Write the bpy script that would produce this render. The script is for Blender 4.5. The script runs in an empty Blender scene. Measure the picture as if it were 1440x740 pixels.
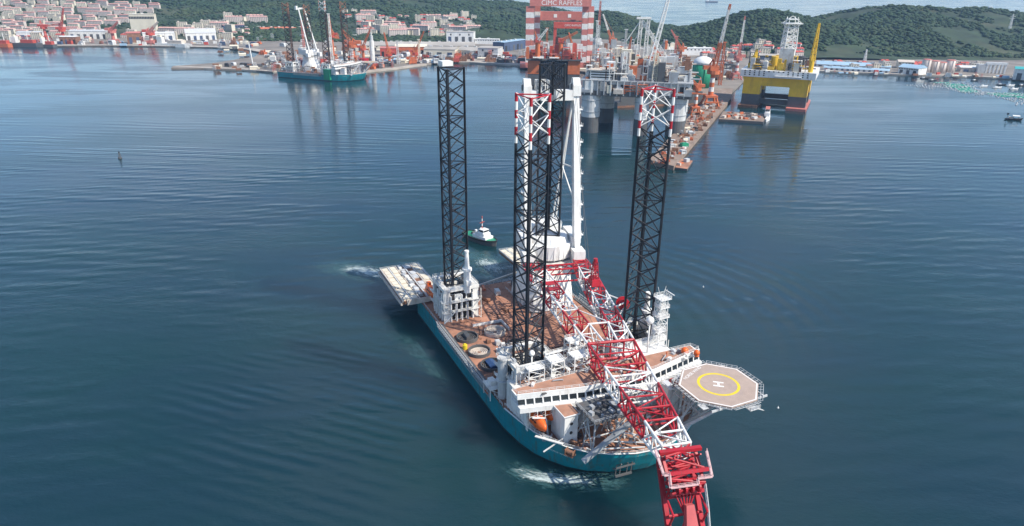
import bpy, math, random
import numpy as np
from mathutils import Vector, Matrix
rnd = random.Random(7)
SC = bpy.context.scene
COL = SC.collection
R = math.radians

# ------------------------------------------------------------------ camera
CAM_H = 150.0
PITCH, ROLL, FPX = R(22.4), R(0.52), 960.0
FW = Vector((0, math.cos(PITCH), -math.sin(PITCH)))
_u0 = Vector((0, math.sin(PITCH), math.cos(PITCH))); _r0 = Vector((1, 0, 0))
RT = _r0*math.cos(ROLL) + _u0*math.sin(ROLL)
UP = -_r0*math.sin(ROLL) + _u0*math.cos(ROLL)
cam = bpy.data.cameras.new('camera'); cam_o = bpy.data.objects.new('camera', cam); COL.objects.link(cam_o)
cam.sensor_width = 36.0; cam.lens = 36.0*FPX/1440.0; cam.clip_start = 1.0; cam.clip_end = 40000
m = Matrix((RT, UP, -FW)).transposed().to_4x4(); m.translation = (0, 0, CAM_H)
cam_o.matrix_world = m; SC.camera = cam_o

def at(px, py, z=0.0):
    "survey helper: ground (height z) point in metres seen at a photo pixel"
    d = FW*FPX + RT*(px-720) - UP*(py-370)
    t = (z-CAM_H)/d.z
    return Vector((d.x*t, d.y*t, z))

# ------------------------------------------------------------------ sky, sun, exposure
SUN_EL = R(46); sun_h = Vector((0.90, -0.44)).normalized()
to_sun = Vector((sun_h.x*math.cos(SUN_EL), sun_h.y*math.cos(SUN_EL), math.sin(SUN_EL)))
W = bpy.data.worlds.new('World'); SC.world = W; W.use_nodes = True
nt = W.node_tree; bg = nt.nodes['Background']
sky = nt.nodes.new('ShaderNodeTexSky'); sky.sky_type = 'NISHITA'; sky.sun_disc = False
sky.sun_elevation = SUN_EL; sky.sun_rotation = math.atan2(sun_h.x, sun_h.y)
sky.altitude = 100; sky.air_density = 1.0; sky.dust_density = 0.0; sky.ozone_density = 4.5
# scattered fair-weather cloud over the whole sky
_n = nt.nodes; _tc = _n.new('ShaderNodeTexCoord'); _sp = _n.new('ShaderNodeSeparateXYZ'); nt.links.new(_tc.outputs['Generated'], _sp.inputs[0])
_za = _n.new('ShaderNodeMath'); _za.operation = 'ADD'; _za.inputs[1].default_value = 0.13; _zm = _n.new('ShaderNodeMath'); _zm.operation = 'MAXIMUM'; _zm.inputs[1].default_value = 0.0
nt.links.new(_sp.outputs[2], _zm.inputs[0]); nt.links.new(_zm.outputs[0], _za.inputs[0])
_dv = _n.new('ShaderNodeVectorMath'); _dv.operation = 'DIVIDE'; _cb = _n.new('ShaderNodeCombineXYZ')
for _k in (0, 1): nt.links.new(_za.outputs[0], _cb.inputs[_k])
_cb.inputs[2].default_value = 1.0; nt.links.new(_tc.outputs['Generated'], _dv.inputs[0]); nt.links.new(_cb.outputs[0], _dv.inputs[1])
_nz = _n.new('ShaderNodeTexNoise'); _nz.inputs['Scale'].default_value = 0.9; _nz.inputs['Detail'].default_value = 7; _nz.inputs['Roughness'].default_value = 0.58
nt.links.new(_dv.outputs[0], _nz.inputs['Vector'])
_mr = _n.new('ShaderNodeMapRange'); _mr.interpolation_type = 'SMOOTHSTEP'; _mr.inputs[1].default_value = 0.46; _mr.inputs[2].default_value = 0.72; _mr.inputs[4].default_value = 0.65
nt.links.new(_nz.outputs[0], _mr.inputs[0])
_mx = _n.new('ShaderNodeMix'); _mx.data_type = 'RGBA'; _mx.inputs['B'].default_value = (6.6, 7.0, 7.6, 1)
nt.links.new(_mr.outputs[0], _mx.inputs['Factor']); nt.links.new(sky.outputs[0], _mx.inputs['A']); nt.links.new(_mx.outputs['Result'], bg.inputs[0])
bg.inputs[1].default_value = 0.14
sl = bpy.data.lights.new('sun', 'SUN'); sl.energy = 4.7; sl.angle = R(0.55); sl.color = (1.0, 0.93, 0.82)
so = bpy.data.objects.new('sun', sl); COL.objects.link(so); so.rotation_euler = to_sun.to_track_quat('Z', 'Y').to_euler()
SC.view_settings.view_transform = 'Standard'; SC.view_settings.look = 'None'
SC.view_settings.exposure = 0.35; SC.view_settings.gamma = 1.0
SC.cycles.use_denoising = True
SC.cycles.max_bounces = 5; SC.cycles.volume_bounces = 0; SC.cycles.transparent_max_bounces = 6
SC.cycles.glossy_bounces = 2; SC.cycles.diffuse_bounces = 2

# ------------------------------------------------------------------ helpers
def mat(name, col, rough=0.55, metal=0.0, var=0.12, vscale=0.25, dirt=None, dscale=0.12, damt=0.35, spec=0.4):
    "painted / weathered surface: base colour, soft mottling and patches of a second (dirt, rust) colour"
    M_ = bpy.data.materials.new(name); M_.use_nodes = True
    n = M_.node_tree.nodes; l = M_.node_tree.links; b = n['Principled BSDF']
    b.inputs['Roughness'].default_value = rough; b.inputs['Metallic'].default_value = metal
    b.inputs['Specular IOR Level'].default_value = spec
    tc = n.new('ShaderNodeNewGeometry')
    nz = n.new('ShaderNodeTexNoise'); nz.inputs['Scale'].default_value = vscale; nz.inputs['Detail'].default_value = 5
    l.new(tc.outputs['Position'], nz.inputs['Vector'])
    mr = n.new('ShaderNodeMapRange'); mr.inputs[3].default_value = 1-var; mr.inputs[4].default_value = 1+var
    mr.inputs[1].default_value = 0.3; mr.inputs[2].default_value = 0.7
    l.new(nz.outputs[0], mr.inputs[0])
    mx = n.new('ShaderNodeVectorMath'); mx.operation = 'SCALE'; mx.inputs[0].default_value = col[:3]
    l.new(mr.outputs[0], mx.inputs['Scale'])
    out = mx.outputs[0]
    if dirt:
        n2 = n.new('ShaderNodeTexNoise'); n2.inputs['Scale'].default_value = dscale; n2.inputs['Detail'].default_value = 8
        n2.inputs['Roughness'].default_value = 0.65
        mp = n.new('ShaderNodeMapping'); mp.inputs['Scale'].default_value = (1, 1, .22)      # stains run down walls
        l.new(tc.outputs['Position'], mp.inputs['Vector']); l.new(mp.outputs[0], n2.inputs['Vector'])
        m2 = n.new('ShaderNodeMapRange'); m2.inputs[1].default_value = 0.5; m2.inputs[2].default_value = 0.68
        m2.inputs[4].default_value = damt; l.new(n2.outputs[0], m2.inputs[0])
        mc = n.new('ShaderNodeMix'); mc.data_type = 'RGBA'; mc.inputs['B'].default_value = (*dirt, 1)
        l.new(m2.outputs[0], mc.inputs['Factor']); l.new(out, mc.inputs['A']); out = mc.outputs['Result']
    l.new(out, b.inputs['Base Color'])
    return M_

M = {}
RUST = (0.16, 0.07, 0.035)
M['white'] = mat('white_paint', (0.74, 0.74, 0.71), 0.45, dirt=(0.30, 0.21, 0.15), dscale=0.45, damt=0.5)
M['white2'] = mat('white_paint_clean', (0.78, 0.78, 0.76), 0.4, var=0.06, dirt=(0.40, 0.32, 0.25), dscale=0.6, damt=0.32)
M['grey'] = mat('grey_paint', (0.36, 0.38, 0.4), 0.5, dirt=(0.2, 0.16, 0.12), dscale=0.4, damt=0.3)
M['lgrey'] = mat('light_grey_paint', (0.55, 0.56, 0.56), 0.5, dirt=(0.3, 0.25, 0.2), dscale=0.4, damt=0.3)
M['dgrey'] = mat('dark_grey_paint', (0.10, 0.105, 0.11), 0.55, dirt=RUST, dscale=0.5, damt=0.3)
M['black'] = mat('black_leg_paint', (0.016, 0.02, 0.028), 0.4, var=0.25, dirt=(0.06, 0.045, 0.04), dscale=0.6, damt=0.35)
M['red'] = mat('red_boom_paint', (0.43, 0.016, 0.03), 0.45, var=0.15, dirt=(0.22, 0.05, 0.05), dscale=0.6, damt=0.6)
M['pink'] = mat('faded_red_paint', (0.58, 0.13, 0.13), 0.45, var=0.1)  # jib plate, a paler red than the rest of the boom
M['teal'] = mat('teal_hull_paint', (0.008, 0.22, 0.265), 0.35, var=0.12, vscale=0.1, dirt=(0.08, 0.10, 0.085), dscale=0.6, damt=0.8)
M['teal2'] = mat('turquoise_paint', (0.02, 0.34, 0.38), 0.35, var=0.08, vscale=0.1)
M['boot'] = mat('dark_boot_topping', (0.012, 0.03, 0.036), 0.5, var=0.2)
M['deck'] = mat('primer_brown_deck', (0.38, 0.185, 0.118), 0.75, var=0.32, vscale=0.12, dirt=(0.20, 0.11, 0.085), dscale=0.16, damt=0.9)
M['deck2'] = mat('primer_brown_roof', (0.40, 0.21, 0.14), 0.75, var=0.2, vscale=0.3, dirt=(0.3, 0.2, 0.16), dscale=0.5, damt=0.6)
M['beige'] = mat('beige_plate', (0.60, 0.53, 0.46), 0.7, var=0.15, vscale=0.4, dirt=(0.4, 0.26, 0.18), dscale=0.5, damt=0.5)
M['heli'] = mat('helideck_surface', (0.40, 0.31, 0.26), 0.8, var=0.08, vscale=0.4, dirt=(0.34, 0.27, 0.25), dscale=0.25, damt=0.6)
M['mark'] = mat('white_marking', (0.80, 0.80, 0.78), 0.6, var=0.05)
M['ymark'] = mat('yellow_marking', (0.72, 0.55, 0.03), 0.6, var=0.06)
M['orange'] = mat('orange_lifeboat_plastic', (0.75, 0.13, 0.02), 0.35, var=0.06)
M['orange2'] = mat('orange_yard_paint', (0.55, 0.15, 0.06), 0.5, var=0.15, dirt=(0.4, 0.15, 0.08), dscale=0.2, damt=0.5)
M['yred'] = mat('yard_red_paint', (0.50, 0.085, 0.06), 0.5, var=0.15, dirt=(0.4, 0.15, 0.1), dscale=0.2, damt=0.4)
M['hazered'] = mat('hazed_banner_red', (0.52, 0.18, 0.15), 0.55, var=0.1)  # red paled for distance haze, the haze mixed into the base colour
M['yellow'] = mat('yellow_rig_paint', (0.76, 0.48, 0.03), 0.45, var=0.12, vscale=0.08, dirt=(0.42, 0.24, 0.05), dscale=0.12, damt=0.6)
M['green'] = mat('green_paint', (0.02, 0.26, 0.14), 0.5, var=0.12)
M['glass'] = mat('dark_glass', (0.015, 0.02, 0.025), 0.12, var=0.1, spec=0.6)
M['blue'] = mat('blue_tarpaulin', (0.03, 0.07, 0.17), 0.6, var=0.2, vscale=1.0)
M['rustm'] = mat('rusty_steel', (0.26, 0.13, 0.08), 0.8, var=0.3, vscale=0.3, dirt=(0.12, 0.08, 0.06), dscale=0.4, damt=0.6)
M['dark'] = mat('dark_recess', (0.03, 0.03, 0.033), 0.8, var=0.3, vscale=0.5)
M['concrete'] = mat('quay_concrete', (0.42, 0.38, 0.33), 0.85, var=0.2, vscale=0.04, dirt=(0.30, 0.24, 0.2), dscale=0.03, damt=0.7)
M['yard'] = mat('yard_ground', (0.22, 0.195, 0.17), 0.9, var=0.3, vscale=0.02, dirt=(0.17, 0.15, 0.13), dscale=0.015, damt=0.8)
M['pierdeck'] = mat('pier_deck', (0.27, 0.205, 0.165), 0.9, var=0.3, vscale=0.1, dirt=(0.15, 0.10, 0.08), dscale=0.1, damt=0.7)
M['cream'] = mat('cream_wall', (0.68, 0.62, 0.50), 0.7, var=0.1, vscale=0.05)
M['pinkroof'] = mat('pink_tile_roof', (0.46, 0.24, 0.21), 0.8, var=0.2, vscale=0.05)
M['greyroof'] = mat('grey_sheet_roof', (0.40, 0.37, 0.33), 0.6, var=0.2, vscale=0.03)
M['blueroof'] = mat('pale_blue_roof', (0.32, 0.46, 0.58), 0.55, var=0.12, vscale=0.03)
M['cyanroof'] = mat('turquoise_roof', (0.05, 0.42, 0.42), 0.55, var=0.12, vscale=0.03)
M['rock'] = mat('quarried_rock', (0.33, 0.27, 0.2), 0.9, var=0.35, vscale=0.05, dirt=(0.1, 0.13, 0.06), dscale=0.03, damt=0.8)
M['slate'] = mat('slate_blue_wall', (0.07, 0.10, 0.17), 0.6, var=0.15, vscale=0.05)

class MB:
    "collects boxes, tubes and prisms and builds them as one mesh"
    def __init__(s): s.v = []; s.f = []; s.mi = []
    def add(s, vs, fs, m=0):
        o = len(s.v); s.v += [tuple(q) for q in vs]; s.f += [tuple(i+o for i in q) for q in fs]; s.mi += [m]*len(fs); return s
    def box(s, x0, x1, y0, y1, z0, z1, m=0):
        return s.add([(x0,y0,z0),(x1,y0,z0),(x1,y1,z0),(x0,y1,z0),(x0,y0,z1),(x1,y0,z1),(x1,y1,z1),(x0,y1,z1)],
              [(0,3,2,1),(4,5,6,7),(0,1,5,4),(1,2,6,5),(2,3,7,6),(3,0,4,7)], m)
    def cbox(s, c, d, rz=0, m=0):
        ca, sa = math.cos(rz), math.sin(rz); vs = []
        for sz in (-.5, .5):
            for sx, sy in ((-.5,-.5),(.5,-.5),(.5,.5),(-.5,.5)):
                x, y = sx*d[0], sy*d[1]; vs.append((c[0]+x*ca-y*sa, c[1]+x*sa+y*ca, c[2]+sz*d[2]))
        return s.add(vs, [(0,3,2,1),(4,5,6,7),(0,1,5,4),(1,2,6,5),(2,3,7,6),(3,0,4,7)], m)
    def tube(s, a, b, r, n=6, m=0, r2=None, caps=True):
        a, b = Vector(a), Vector(b); d = (b-a)
        if d.length < 1e-6: return s
        q = d.to_track_quat('Z', 'Y'); r2 = r if r2 is None else r2; vs = []
        for P, rr in ((a, r), (b, r2)):
            for k in range(n):
                t = 2*math.pi*(k+.5)/n; vs.append(P + q @ Vector((rr*math.cos(t), rr*math.sin(t), 0)))
        fs = [(k, (k+1)%n, n+(k+1)%n, n+k) for k in range(n)]
        if caps: fs += [tuple(range(n))[::-1], tuple(range(n, 2*n))]
        return s.add(vs, fs, m)
    def beam(s, a, b, w, h, m=0):
        "rectangular bar from a to b"
        a, b = Vector(a), Vector(b); d = (b-a).normalized(); up = Vector((0,0,1))
        if abs(d.z) > .95: up = Vector((1,0,0))
        sx = d.cross(up).normalized(); sy = sx.cross(d); vs = []
        for P in (a, b):
            for i, j in ((-1,-1),(1,-1),(1,1),(-1,1)): vs.append(P+sx*(i*w/2)+sy*(j*h/2))
        return s.add(vs, [(0,3,2,1),(4,5,6,7),(0,1,5,4),(1,2,6,5),(2,3,7,6),(3,0,4,7)], m)
    def loft(s, rings, m=0, cap0=True, cap1=True, close=True):
        n = len(rings[0]); vs = [p for r_ in rings for p in r_]; fs = []
        for k in range(len(rings)-1):
            for i in range(n if close else n-1):
                j = (i+1) % n; fs.append((k*n+i, k*n+j, (k+1)*n+j, (k+1)*n+i))
        if cap0: fs.append(tuple(range(n))[::-1])
        if cap1: fs.append(tuple(range((len(rings)-1)*n, len(rings)*n)))
        return s.add(vs, fs, m)
    def prism(s, pts, z0, z1, m=0):
        return s.loft([[(x,y,z0) for x,y in pts], [(x,y,z1) for x,y in pts]], m)
    def cyl(s, cx, cy, z0, z1, r, n=16, m=0, r2=None):
        r2 = r if r2 is None else r2; a = [2*math.pi*k/n for k in range(n)]
        return s.loft([[(cx+r*math.cos(t), cy+r*math.sin(t), z0) for t in a], [(cx+r2*math.cos(t), cy+r2*math.sin(t), z1) for t in a]], m)
    def dome(s, cx, cy, z0, r, h, n=16, k=5, m=0):
        a = [2*math.pi*i/n for i in range(n)]
        rings = [[(cx+r*math.cos(p)*math.cos(t), cy+r*math.cos(p)*math.sin(t), z0+h*math.sin(p)) for t in a] for p in [j*math.pi/2/k*.98 for j in range(k+1)]]
        return s.loft(rings, m)
    def ball(s, c, r, n=10, k=6, m=0):
        a = [2*math.pi*i/n for i in range(n)]
        rings = [[(c[0]+r*math.cos(p)*math.cos(t), c[1]+r*math.cos(p)*math.sin(t), c[2]+r*math.sin(p)) for t in a] for p in [-1.5+3.0*j/k for j in range(k+1)]]
        return s.loft(rings, m)
    def mesh(s, name, mats, smooth=False):
        me = bpy.data.meshes.new(name); me.from_pydata(s.v, [], s.f)
        for q in (mats if isinstance(mats, (list, tuple)) else [mats]): me.materials.append(M[q] if isinstance(q, str) else q)
        me.polygons.foreach_set('material_index', s.mi)
        if smooth: me.polygons.foreach_set('use_smooth', [True]*len(s.f))
        me.update(); return me
    def build(s, name, mats, parent=None, smooth=False):
        return obj(name, s.mesh(name, mats, smooth), parent)

def obj(name, me, parent=None, loc=None, rz=0):
    o = bpy.data.objects.new(name, me); COL.objects.link(o)
    if parent is not None: o.parent = parent
    if loc is not None: o.location = loc
    if rz: o.rotation_euler = (0, 0, rz)
    return o
def tag(o, label=None, cat=None, group=None, kind=None):
    if label: o['label'] = label
    if cat: o['category'] = cat
    if group: o['group'] = group
    if kind: o['kind'] = kind
    return o
def thing(name, label, cat, loc=(0,0,0), rz=0, group=None):
    return tag(obj(name, None, None, loc, rz), label, cat, group)
def copy_tree(o, parent=None):
    c = o.copy(); COL.objects.link(c); c.parent = parent
    for ch in o.children: copy_tree(ch, c)
    return c
_unit = {}
def bar(a, b, r, mt, parent, name='brace', n=6):
    "one straight member as an object of its own, sharing a unit tube"
    key = (mt, n, name)
    if key not in _unit: _unit[key] = MB().tube((0,0,0), (0,0,1), 1, n).mesh(name, mt, False)
    a, b = Vector(a), Vector(b); d = b-a
    o = bpy.data.objects.new(name, _unit[key]); COL.objects.link(o); o.parent = parent
    o.matrix_basis = Matrix.Translation(a) @ d.to_track_quat('Z','Y').to_matrix().to_4x4() @ Matrix.Diagonal((r, r, d.length, 1))
    return o
def rail(mb, pts, h=1.1, step=2.2, r=0.05, m=0):
    "guard rail along a polyline"
    for a, b in zip(pts[:-1], pts[1:]):
        a, b = Vector(a), Vector(b); L = (b-a).length; k = max(1, int(L/step))
        for i in range(k+1):
            p = a.lerp(b, i/k); mb.beam(p, p+Vector((0,0,h)), r*2, r*2, m)
        for hh in (h*.55, h): mb.beam(a+Vector((0,0,hh)), b+Vector((0,0,hh)), r*1.6, r*1.6, m)
    return mb
def lattice(mb, a, b, w0, w1, bays, rc=0.35, rb=0.16, m=0, sides=4, n=4, up=(0,0,1), mfun=None):
    "square or triangular lattice boom / tower joined into one mesh"
    a, b = Vector(a), Vector(b); d = (b-a).normalized(); up = Vector(up)
    if abs(d.dot(up)) > .95: up = Vector((0,1,0))
    sx = d.cross(up).normalized(); sy = sx.cross(d)
    rings = []
    for k in range(bays+1):
        t = k/bays; P = a.lerp(b, t); w = (w0+(w1-w0)*t)*(.7071 if sides == 4 else .577)
        rings.append([P + sx*(w*math.cos(2*math.pi*(i+.5)/sides)) + sy*(w*math.sin(2*math.pi*(i+.5)/sides)) for i in range(sides)])
    for k in range(bays):
        mm = mfun(k/bays) if mfun else m
        for i in range(sides):
            j = (i+1) % sides
            mb.tube(rings[k][i], rings[k+1][i], rc, n, mm, caps=False)
            mb.tube(rings[k][i], rings[k+1][j], rb, n, mm, caps=False)
            if k % 2 == 0: mb.tube(rings[k][j], rings[k+1][i], rb, n, mm, caps=False)
            mb.tube(rings[k+1][i], rings[k+1][j], rb, n, mm, caps=False)
    return mb
# ================================================================== SETTING
def sea_material():
    S = bpy.data.materials.new('sea_water'); S.use_nodes = True
    n = S.node_tree.nodes; l = S.node_tree.links; b = n['Principled BSDF']
    b.inputs['IOR'].default_value = 1.33; b.subsurface_method = 'BURLEY'; b.inputs['Subsurface Weight'].default_value = 1.0; b.inputs['Subsurface Radius'].default_value = (1,1,1); b.inputs['Subsurface Scale'].default_value = 34.0; b.inputs['Specular IOR Level'].default_value = 0.5
    g = n.new('ShaderNodeNewGeometry')
    def noise(scale, detail, sx=1, sy=1, rough=.55, dist=0):
        mp = n.new('ShaderNodeMapping'); mp.inputs['Scale'].default_value = (sx, sy, 1); l.new(g.outputs['Position'], mp.inputs['Vector'])
        t = n.new('ShaderNodeTexNoise'); t.inputs['Scale'].default_value = scale; t.inputs['Detail'].default_value = detail
        t.inputs['Roughness'].default_value = rough; t.inputs['Distortion'].default_value = dist
        l.new(mp.outputs[0], t.inputs['Vector']); return t.outputs[0]
    def math_(op, a, b_, c=None):
        q = n.new('ShaderNodeMath'); q.operation = op
        for i, v in enumerate((a, b_, c)):
            if v is None: continue
            if isinstance(v, (int, float)): q.inputs[i].default_value = v
            else: l.new(v, q.inputs[i])
        return q.outputs[0]
    def rng(v, a, b_, c, d):
        q = n.new('ShaderNodeMapRange'); q.interpolation_type = 'SMOOTHSTEP'
        for i, k in zip((1,2,3,4), (a,b_,c,d)): q.inputs[i].default_value = k
        l.new(v, q.inputs[0]); return q.outputs[0]
    # body colour: slow drift between blue and green-teal
    big = noise(0.006, 4, 1, 1.6)
    mc = n.new('ShaderNodeMix'); mc.data_type = 'RGBA'
    mc.inputs['A'].default_value = (0.0085, 0.033, 0.049, 1); mc.inputs['B'].default_value = (0.0065, 0.035, 0.041, 1)
    l.new(rng(big, .35, .65, 0, 1), mc.inputs['Factor'])
    l.new(mc.outputs['Result'], b.inputs['Base Color'])
    # slicks: calm and ruffled lanes
    lanes = noise(0.004, 5, 1, 3.5, .6, .6)
    l.new(rng(lanes, .38, .62, .08, .20), b.inputs['Roughness'])
    # waves: long low swell, wind ripples, wake arcs around the towed vessel
    def wave(scale, rot, dist, dscale, kind='BANDS'):
        mp = n.new('ShaderNodeMapping'); mp.inputs['Rotation'].default_value = (0, 0, rot); l.new(g.outputs['Position'], mp.inputs['Vector'])
        t = n.new('ShaderNodeTexWave'); t.wave_type = kind; t.inputs['Scale'].default_value = scale; t.inputs['Distortion'].default_value = dist
        t.inputs['Detail'].default_value = 3; t.inputs['Detail Scale'].default_value = dscale; t.bands_direction = 'Y'
        if kind == 'RINGS': t.rings_direction = 'Z'
        l.new(mp.outputs[0], t.inputs['Vector']); return t.outputs['Fac'], mp
    s1, _ = wave(0.021, R(4), 4.0, .35)
    s2, _ = wave(0.034, R(-13), 5.0, .5)
    r1, mp = wave(0.03, 0, 1.2, .8, 'RINGS'); mp.inputs['Location'].default_value = (-25, -285, 0)
    sep = n.new('ShaderNodeVectorMath'); sep.operation = 'DISTANCE'; sep.inputs[1].default_value = (100, 330, 0); l.new(g.outputs['Position'], sep.inputs[0])
    near = rng(sep.outputs['Value'], 20, 95, 1, 0)
    patch = rng(noise(0.009, 3, 1, 2), .42, .62, 0.15, 1)
    # sheltered water near the yard is calmer than the open bay
    sx = n.new('ShaderNodeSeparateXYZ'); l.new(g.outputs['Position'], sx.inputs[0])
    calm = math_('ADD', rng(sx.outputs['Y'], 260, 700, 1, .2), rng(sx.outputs['Y'], 2400, 3200, 0, .7))
    # bow wake fanning out to the left of the vessel
    c0, c1 = at(330,552), at(570,612); s3, _ = wave(0.055, -math.atan2(c1.y-c0.y, c1.x-c0.x), 2.2, .5)
    dw = n.new('ShaderNodeVectorMath'); dw.operation = 'DISTANCE'; dw.inputs[1].default_value = (*((c0+c1)/2).xy, 0); l.new(g.outputs['Position'], dw.inputs[0])
    wk = math_('MULTIPLY', rng(dw.outputs['Value'], 15, 85, 1, 0), rng(noise(.03, 3, 1, 2), .38, .6, 0, 1))
    ruf = rng(noise(0.011, 4, 1, 1.8, .6, .4), .35, .68, .35, 1.25)
    h = math_('MULTIPLY', s1, patch)
    h = math_('MULTIPLY', h, 0.19)
    h = math_('MULTIPLY_ADD', math_('MULTIPLY', s2, patch), 0.10, h)
    h = math_('MULTIPLY_ADD', math_('MULTIPLY', r1, near), 0.26, h)
    h = math_('MULTIPLY_ADD', math_('MULTIPLY', s3, wk), 0.30, h)
    h = math_('MULTIPLY', h, rng(sx.outputs['Y'], 420, 900, 1, .3))
    sm_ = math_('MULTIPLY_ADD', noise(0.9, 4, .7, 1.2, .6), 0.08, math_('MULTIPLY', noise(0.16, 6, .7, 1.3, .6), 0.26))
    h = math_('MULTIPLY_ADD', sm_, math_('MULTIPLY', ruf, calm), h)
    bp = n.new('ShaderNodeBump'); bp.inputs['Strength'].default_value = 1.0; bp.inputs['Distance'].default_value = 1.0
    l.new(h, bp.inputs['Height']); l.new(bp.outputs[0], b.inputs['Normal'])
    return S
SEA = sea_material()
sea = MB().add([(-9000,-300,0),(9000,-300,0),(9000,9000,0),(-9000,9000,0)], [(0,1,2,3)]).build('sea', SEA)
tag(sea, kind='structure')

# ---- value noise for the terrain
_rs = np.random.RandomState(3); _lat = _rs.rand(256, 256)
def vnoise(x, y):
    xi, yi = np.floor(x).astype(int), np.floor(y).astype(int); fx, fy = x-xi, y-yi
    fx, fy = fx*fx*(3-2*fx), fy*fy*(3-2*fy)
    a = _lat[xi%256, yi%256]; b_ = _lat[(xi+1)%256, yi%256]; c = _lat[xi%256, (yi+1)%256]; d = _lat[(xi+1)%256, (yi+1)%256]
    return (a*(1-fx)+b_*fx)*(1-fy)+(c*(1-fx)+d*fx)*fy - .5
def fbm(x, y, s, o=4):
    r_ = 0; a = 1
    for k in range(o): r_ = r_ + a*vnoise(x/s+17.3*k, y/s+5.1*k); s *= .5; a *= .5
    return r_
PEAKS = [(675,1960,140,220,84),(1010,2050,150,220,82),(1180,2080,130,200,56),(1340,2060,200,230,76),(1700,2050,330,250,62),
         (2300,2050,400,250,50),(300,2440,140,170,60),(440,2160,110,170,24),(530,1900,120,140,34),(-65,2010,85,80,36),(1080,1800,150,120,34),(1350,1790,160,110,30),(60,2250,160,120,26),(860,1790,120,110,26)]
RX = [-4000,-1500,-900,-500,-322,-100,49,200,380]; RH = [140,135,124,104,84,70,60,40,0]
def terrain(x, y):
    x = np.asarray(x, float); y = np.asarray(y, float)
    h = (np.interp(x, RX, RH)*np.exp(-.5*((y-3050)/np.where(y < 3050, 470, 330))**2))**2.2
    for cx, cy, sx, sy, hh in PEAKS: h = h + (hh*np.exp(-.5*((x-cx)/sx)**2-.5*((y-cy)/sy)**2))**2.2
    h = h**(1/2.2)
    return h*(1+.22*fbm(x, y, 260)) + 9*fbm(x+900, y, 110, 3)*np.clip(h/18, 0, 1) - 3.0
def ground_z(x, y): return max(2.5, float(terrain(x, y)))

# ---- hills
xs = np.arange(-3700, 2500, 14.0); ys = np.arange(1500, 3900, 13.0)
X, Y = np.meshgrid(xs, ys); Z = terrain(X, Y)
nx, ny = len(xs), len(ys); idx = np.arange(nx*ny).reshape(ny, nx)
vs = np.stack([X.ravel(), Y.ravel(), Z.ravel()], 1)
fs = np.stack([idx[:-1,:-1].ravel(), idx[:-1,1:].ravel(), idx[1:,1:].ravel(), idx[1:,:-1].ravel()], 1)
zf = Z.ravel()[fs].max(1); fs = fs[zf > -1.5]
me = bpy.data.meshes.new('hills'); me.from_pydata(vs.tolist(), [], fs.tolist()); me.polygons.foreach_set('use_smooth', [True]*len(fs))
M['hill'] = mat('hill_scrub', (0.034, 0.056, 0.028), 0.9, var=0.4, vscale=0.02, dirt=(0.11, 0.105, 0.06), dscale=0.006, damt=0.6)
me.materials.append(M['hill']); tag(obj('hills', me), kind='structure')

# ---- yard land (quay edge follows the surveyed shoreline)
shore = [(-260,62),(0,63),(60,66),(150,65.5),(240,66.5),(300,68),(345,71),(366,75),(358,82),(335,85),(300,90.5),(243,95),(241,98),
         (290,97.5),(340,99.5),(384,103),(394,98.5),(440,96.5),(503,99),(512,103.5),(520,102),(560,97.5),(600,92),(625,88),(660,89),(700,91.5),(735,94),(775,97),
         (830,104),(862,118),(930,128),(1000,132),(1030,131),(1044,117),(1100,108),(1146,101),(1280,107),(1360,109),(1440,113),(1700,121)]
poly = [tuple(at(px, py, 0).xy) for px, py in shore] + [(3400,1500),(3400,1700),(2300,1950),(1900,2350),(900,2350),(300,2700),(0,3300),(-600,3500),(-3600,3500),(-3600,1800)]
yg = MB().prism(poly[::-1], -4, 2.5).build('shipyard_ground', 'yard'); tag(yg, kind='structure')
# quay apron and slipway strips, pale concrete
def strip(name, pts, w, z0, z1, mt, inward=1):
    m_ = MB(); P = [Vector((*at(px, py, 0).xy, 0)) for px, py in pts]; L_, R_ = [], []
    for i, p in enumerate(P):
        d = (P[min(i+1, len(P)-1)]-P[max(i-1, 0)]).normalized(); nrm = Vector((-d.y, d.x, 0))*inward
        L_.append(p); R_.append(p+nrm*w)
    rings = [[(a.x,a.y,z0),(b_.x,b_.y,z0),(b_.x,b_.y,z1),(a.x,a.y,z1)] for a, b_ in zip(L_, R_)]
    return tag(m_.loft(rings).build(name, mt), kind='structure')
strip('quay_apron', [(0,63),(60,66),(150,65.5),(240,66.5),(300,68),(345,71),(364,74.5)], 26, -3, 2.62, 'concrete')
strip('quay_apron', [(243,95.4),(290,97.7),(340,99.7),(383,102.7)], 13, -3, 2.64, 'concrete')
strip('quay_apron', [(1146,101.2),(1280,107.2),(1360,109.2),(1440,113.2),(1690,121.2)], 12, -3, 2.66, 'concrete')
strip('quay_apron', [(513,103.8),(520,102.2),(560,97.7),(600,92.2)], 13, -3, 2.64, 'concrete')
strip('slipway', [(640,88.6),(660,89.2),(700,91.7),(735,94.2),(760,96)], 60, -3, 2.61, 'concrete')
pier = [at(px, py, 0) for px, py in ((912,231),(947,240),(1028,142),(1030,128),(985,128),(985,150))]
tag(MB().prism([(p.x,p.y) for p in pier][::-1], -4, 4.0).build('fitting_out_pier', 'pierdeck'), kind='structure')

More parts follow.
